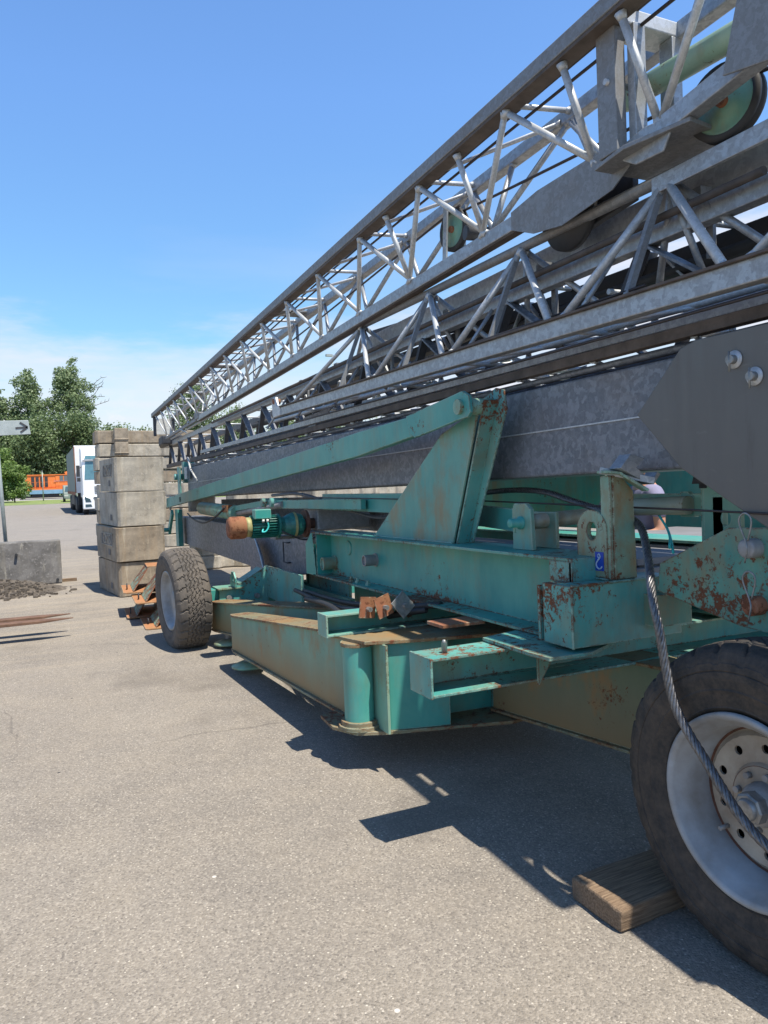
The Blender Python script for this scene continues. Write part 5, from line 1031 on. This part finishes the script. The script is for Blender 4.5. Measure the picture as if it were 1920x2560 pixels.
tree('leafy_bush', -3.2, 94, 4.4, 3.4, 21, 'leaf_bush', 'smaller bright green shrub beside the nose of the locomotive', None, 2600, .30, .1, shape='round', cat='shrub')

# ================================================================ PERSON beyond the chassis
pe = empty('person', None, (3.98, 4.12, 0), (0, 0, RAD(70))); tag(pe, 'person in a greyish purple shirt and dark blue trousers standing beyond the chassis', 'person')
def skin(name, joints, edges, mat, parent, sub=2, root=0):
    me = bpy.data.meshes.new(name); me.from_pydata([j[0] for j in joints], edges, []); ob = bpy.data.objects.new(name, me); COL.objects.link(ob); ob.parent = parent
    md = ob.modifiers.new('skin', 'SKIN'); ly = me.skin_vertices[0].data if me.skin_vertices else None
    if ly is None:
        bm = bmesh.new(); bm.from_mesh(me); bm.verts.layers.skin.verify(); bm.to_mesh(me); bm.free(); ly = me.skin_vertices[0].data
    for i, j in enumerate(joints): ly[i].radius = (j[1], j[2] if len(j) > 2 else j[1]); ly[i].use_root = (i == root)
    sb_ = ob.modifiers.new('sub', 'SUBSURF'); sb_.levels = sub; sb_.render_levels = sub; md.use_smooth_shade = True
    me.materials.append(MAT[mat]); return ob
J = [((0, 0, .95), .13, .10), ((0, 0, 1.12), .13, .095), ((0, 0, 1.32), .155, .10), ((0, 0, 1.44), .13, .085), ((0, 0, 1.52), .055), ((0, .02, 1.60), .07), ((0, .02, 1.70), .085), ((0, .01, 1.77), .06),
     ((.10, 0, .88), .095), ((.11, .01, .50), .06), ((.11, -.02, .10), .042), ((.11, .12, .05), .04), ((-.10, 0, .88), .095), ((-.11, .01, .50), .06), ((-.11, -.02, .10), .042), ((-.11, .12, .05), .04),
     ((.19, 0, 1.42), .05), ((.24, .0, 1.16), .042), ((.20, .22, 1.10), .034), ((.19, .27, 1.10), .028), ((-.19, 0, 1.42), .05), ((-.24, .0, 1.16), .042), ((-.22, .22, 1.12), .034), ((-.21, .27, 1.12), .028)]
E_ = [(0, 1), (1, 2), (2, 3), (3, 4), (4, 5), (5, 6), (6, 7), (0, 8), (8, 9), (9, 10), (10, 11), (0, 12), (12, 13), (13, 14), (14, 15), (3, 16), (16, 17), (17, 18), (18, 19), (3, 20), (20, 21), (21, 22), (22, 23)]
skin('body', J, E_, 'skin', pe)
skin('shirt', [((0, 0, 1.0), .15, .115), ((0, 0, 1.15), .15, .11), ((0, 0, 1.32), .17, .115), ((0, 0, 1.45), .12, .09), ((.19, 0, 1.42), .062), ((.235, 0, 1.25), .058), ((-.19, 0, 1.42), .062), ((-.235, 0, 1.25), .058)], [(0, 1), (1, 2), (2, 3), (3, 4), (4, 5), (3, 6), (6, 7)], 'shirt', pe)
skin('trousers', [((0, 0, .98), .14, .115), ((.10, 0, .86), .105), ((.11, .01, .50), .075), ((.11, -.02, .12), .06), ((-.10, 0, .86), .105), ((-.11, .01, .50), .075), ((-.11, -.02, .12), .06)], [(0, 1), (1, 2), (2, 3), (0, 4), (4, 5), (5, 6)], 'jeans', pe)
skin('hair', [((0, -.01, 1.74), .09), ((0, -.03, 1.68), .085)], [(0, 1)], 'hair', pe)
for s_ in (1, -1):
    b0 = V((.19*s_ if s_ > 0 else -.21, .29, 1.10 if s_ > 0 else 1.12))
    for k in range(4):
        q = b0+V(((k-1.5)*.018, .03, 0)); ln = (.065, .075, .07, .055)[k]
        skin('finger', [(tuple(b0+V(((k-1.5)*.014, 0, 0))), .011), (tuple(q+V((0, ln*.4, -.004))), .0095), (tuple(q+V((0, ln*.75, -.02))), .0085)], [(0, 1), (1, 2)], 'skin', pe, 1)
    skin('thumb', [(tuple(b0+V((-.03*s_, -.01, 0))), .012), (tuple(b0+V((-.05*s_, .03, -.01))), .010)], [(0, 1)], 'skin', pe, 1)
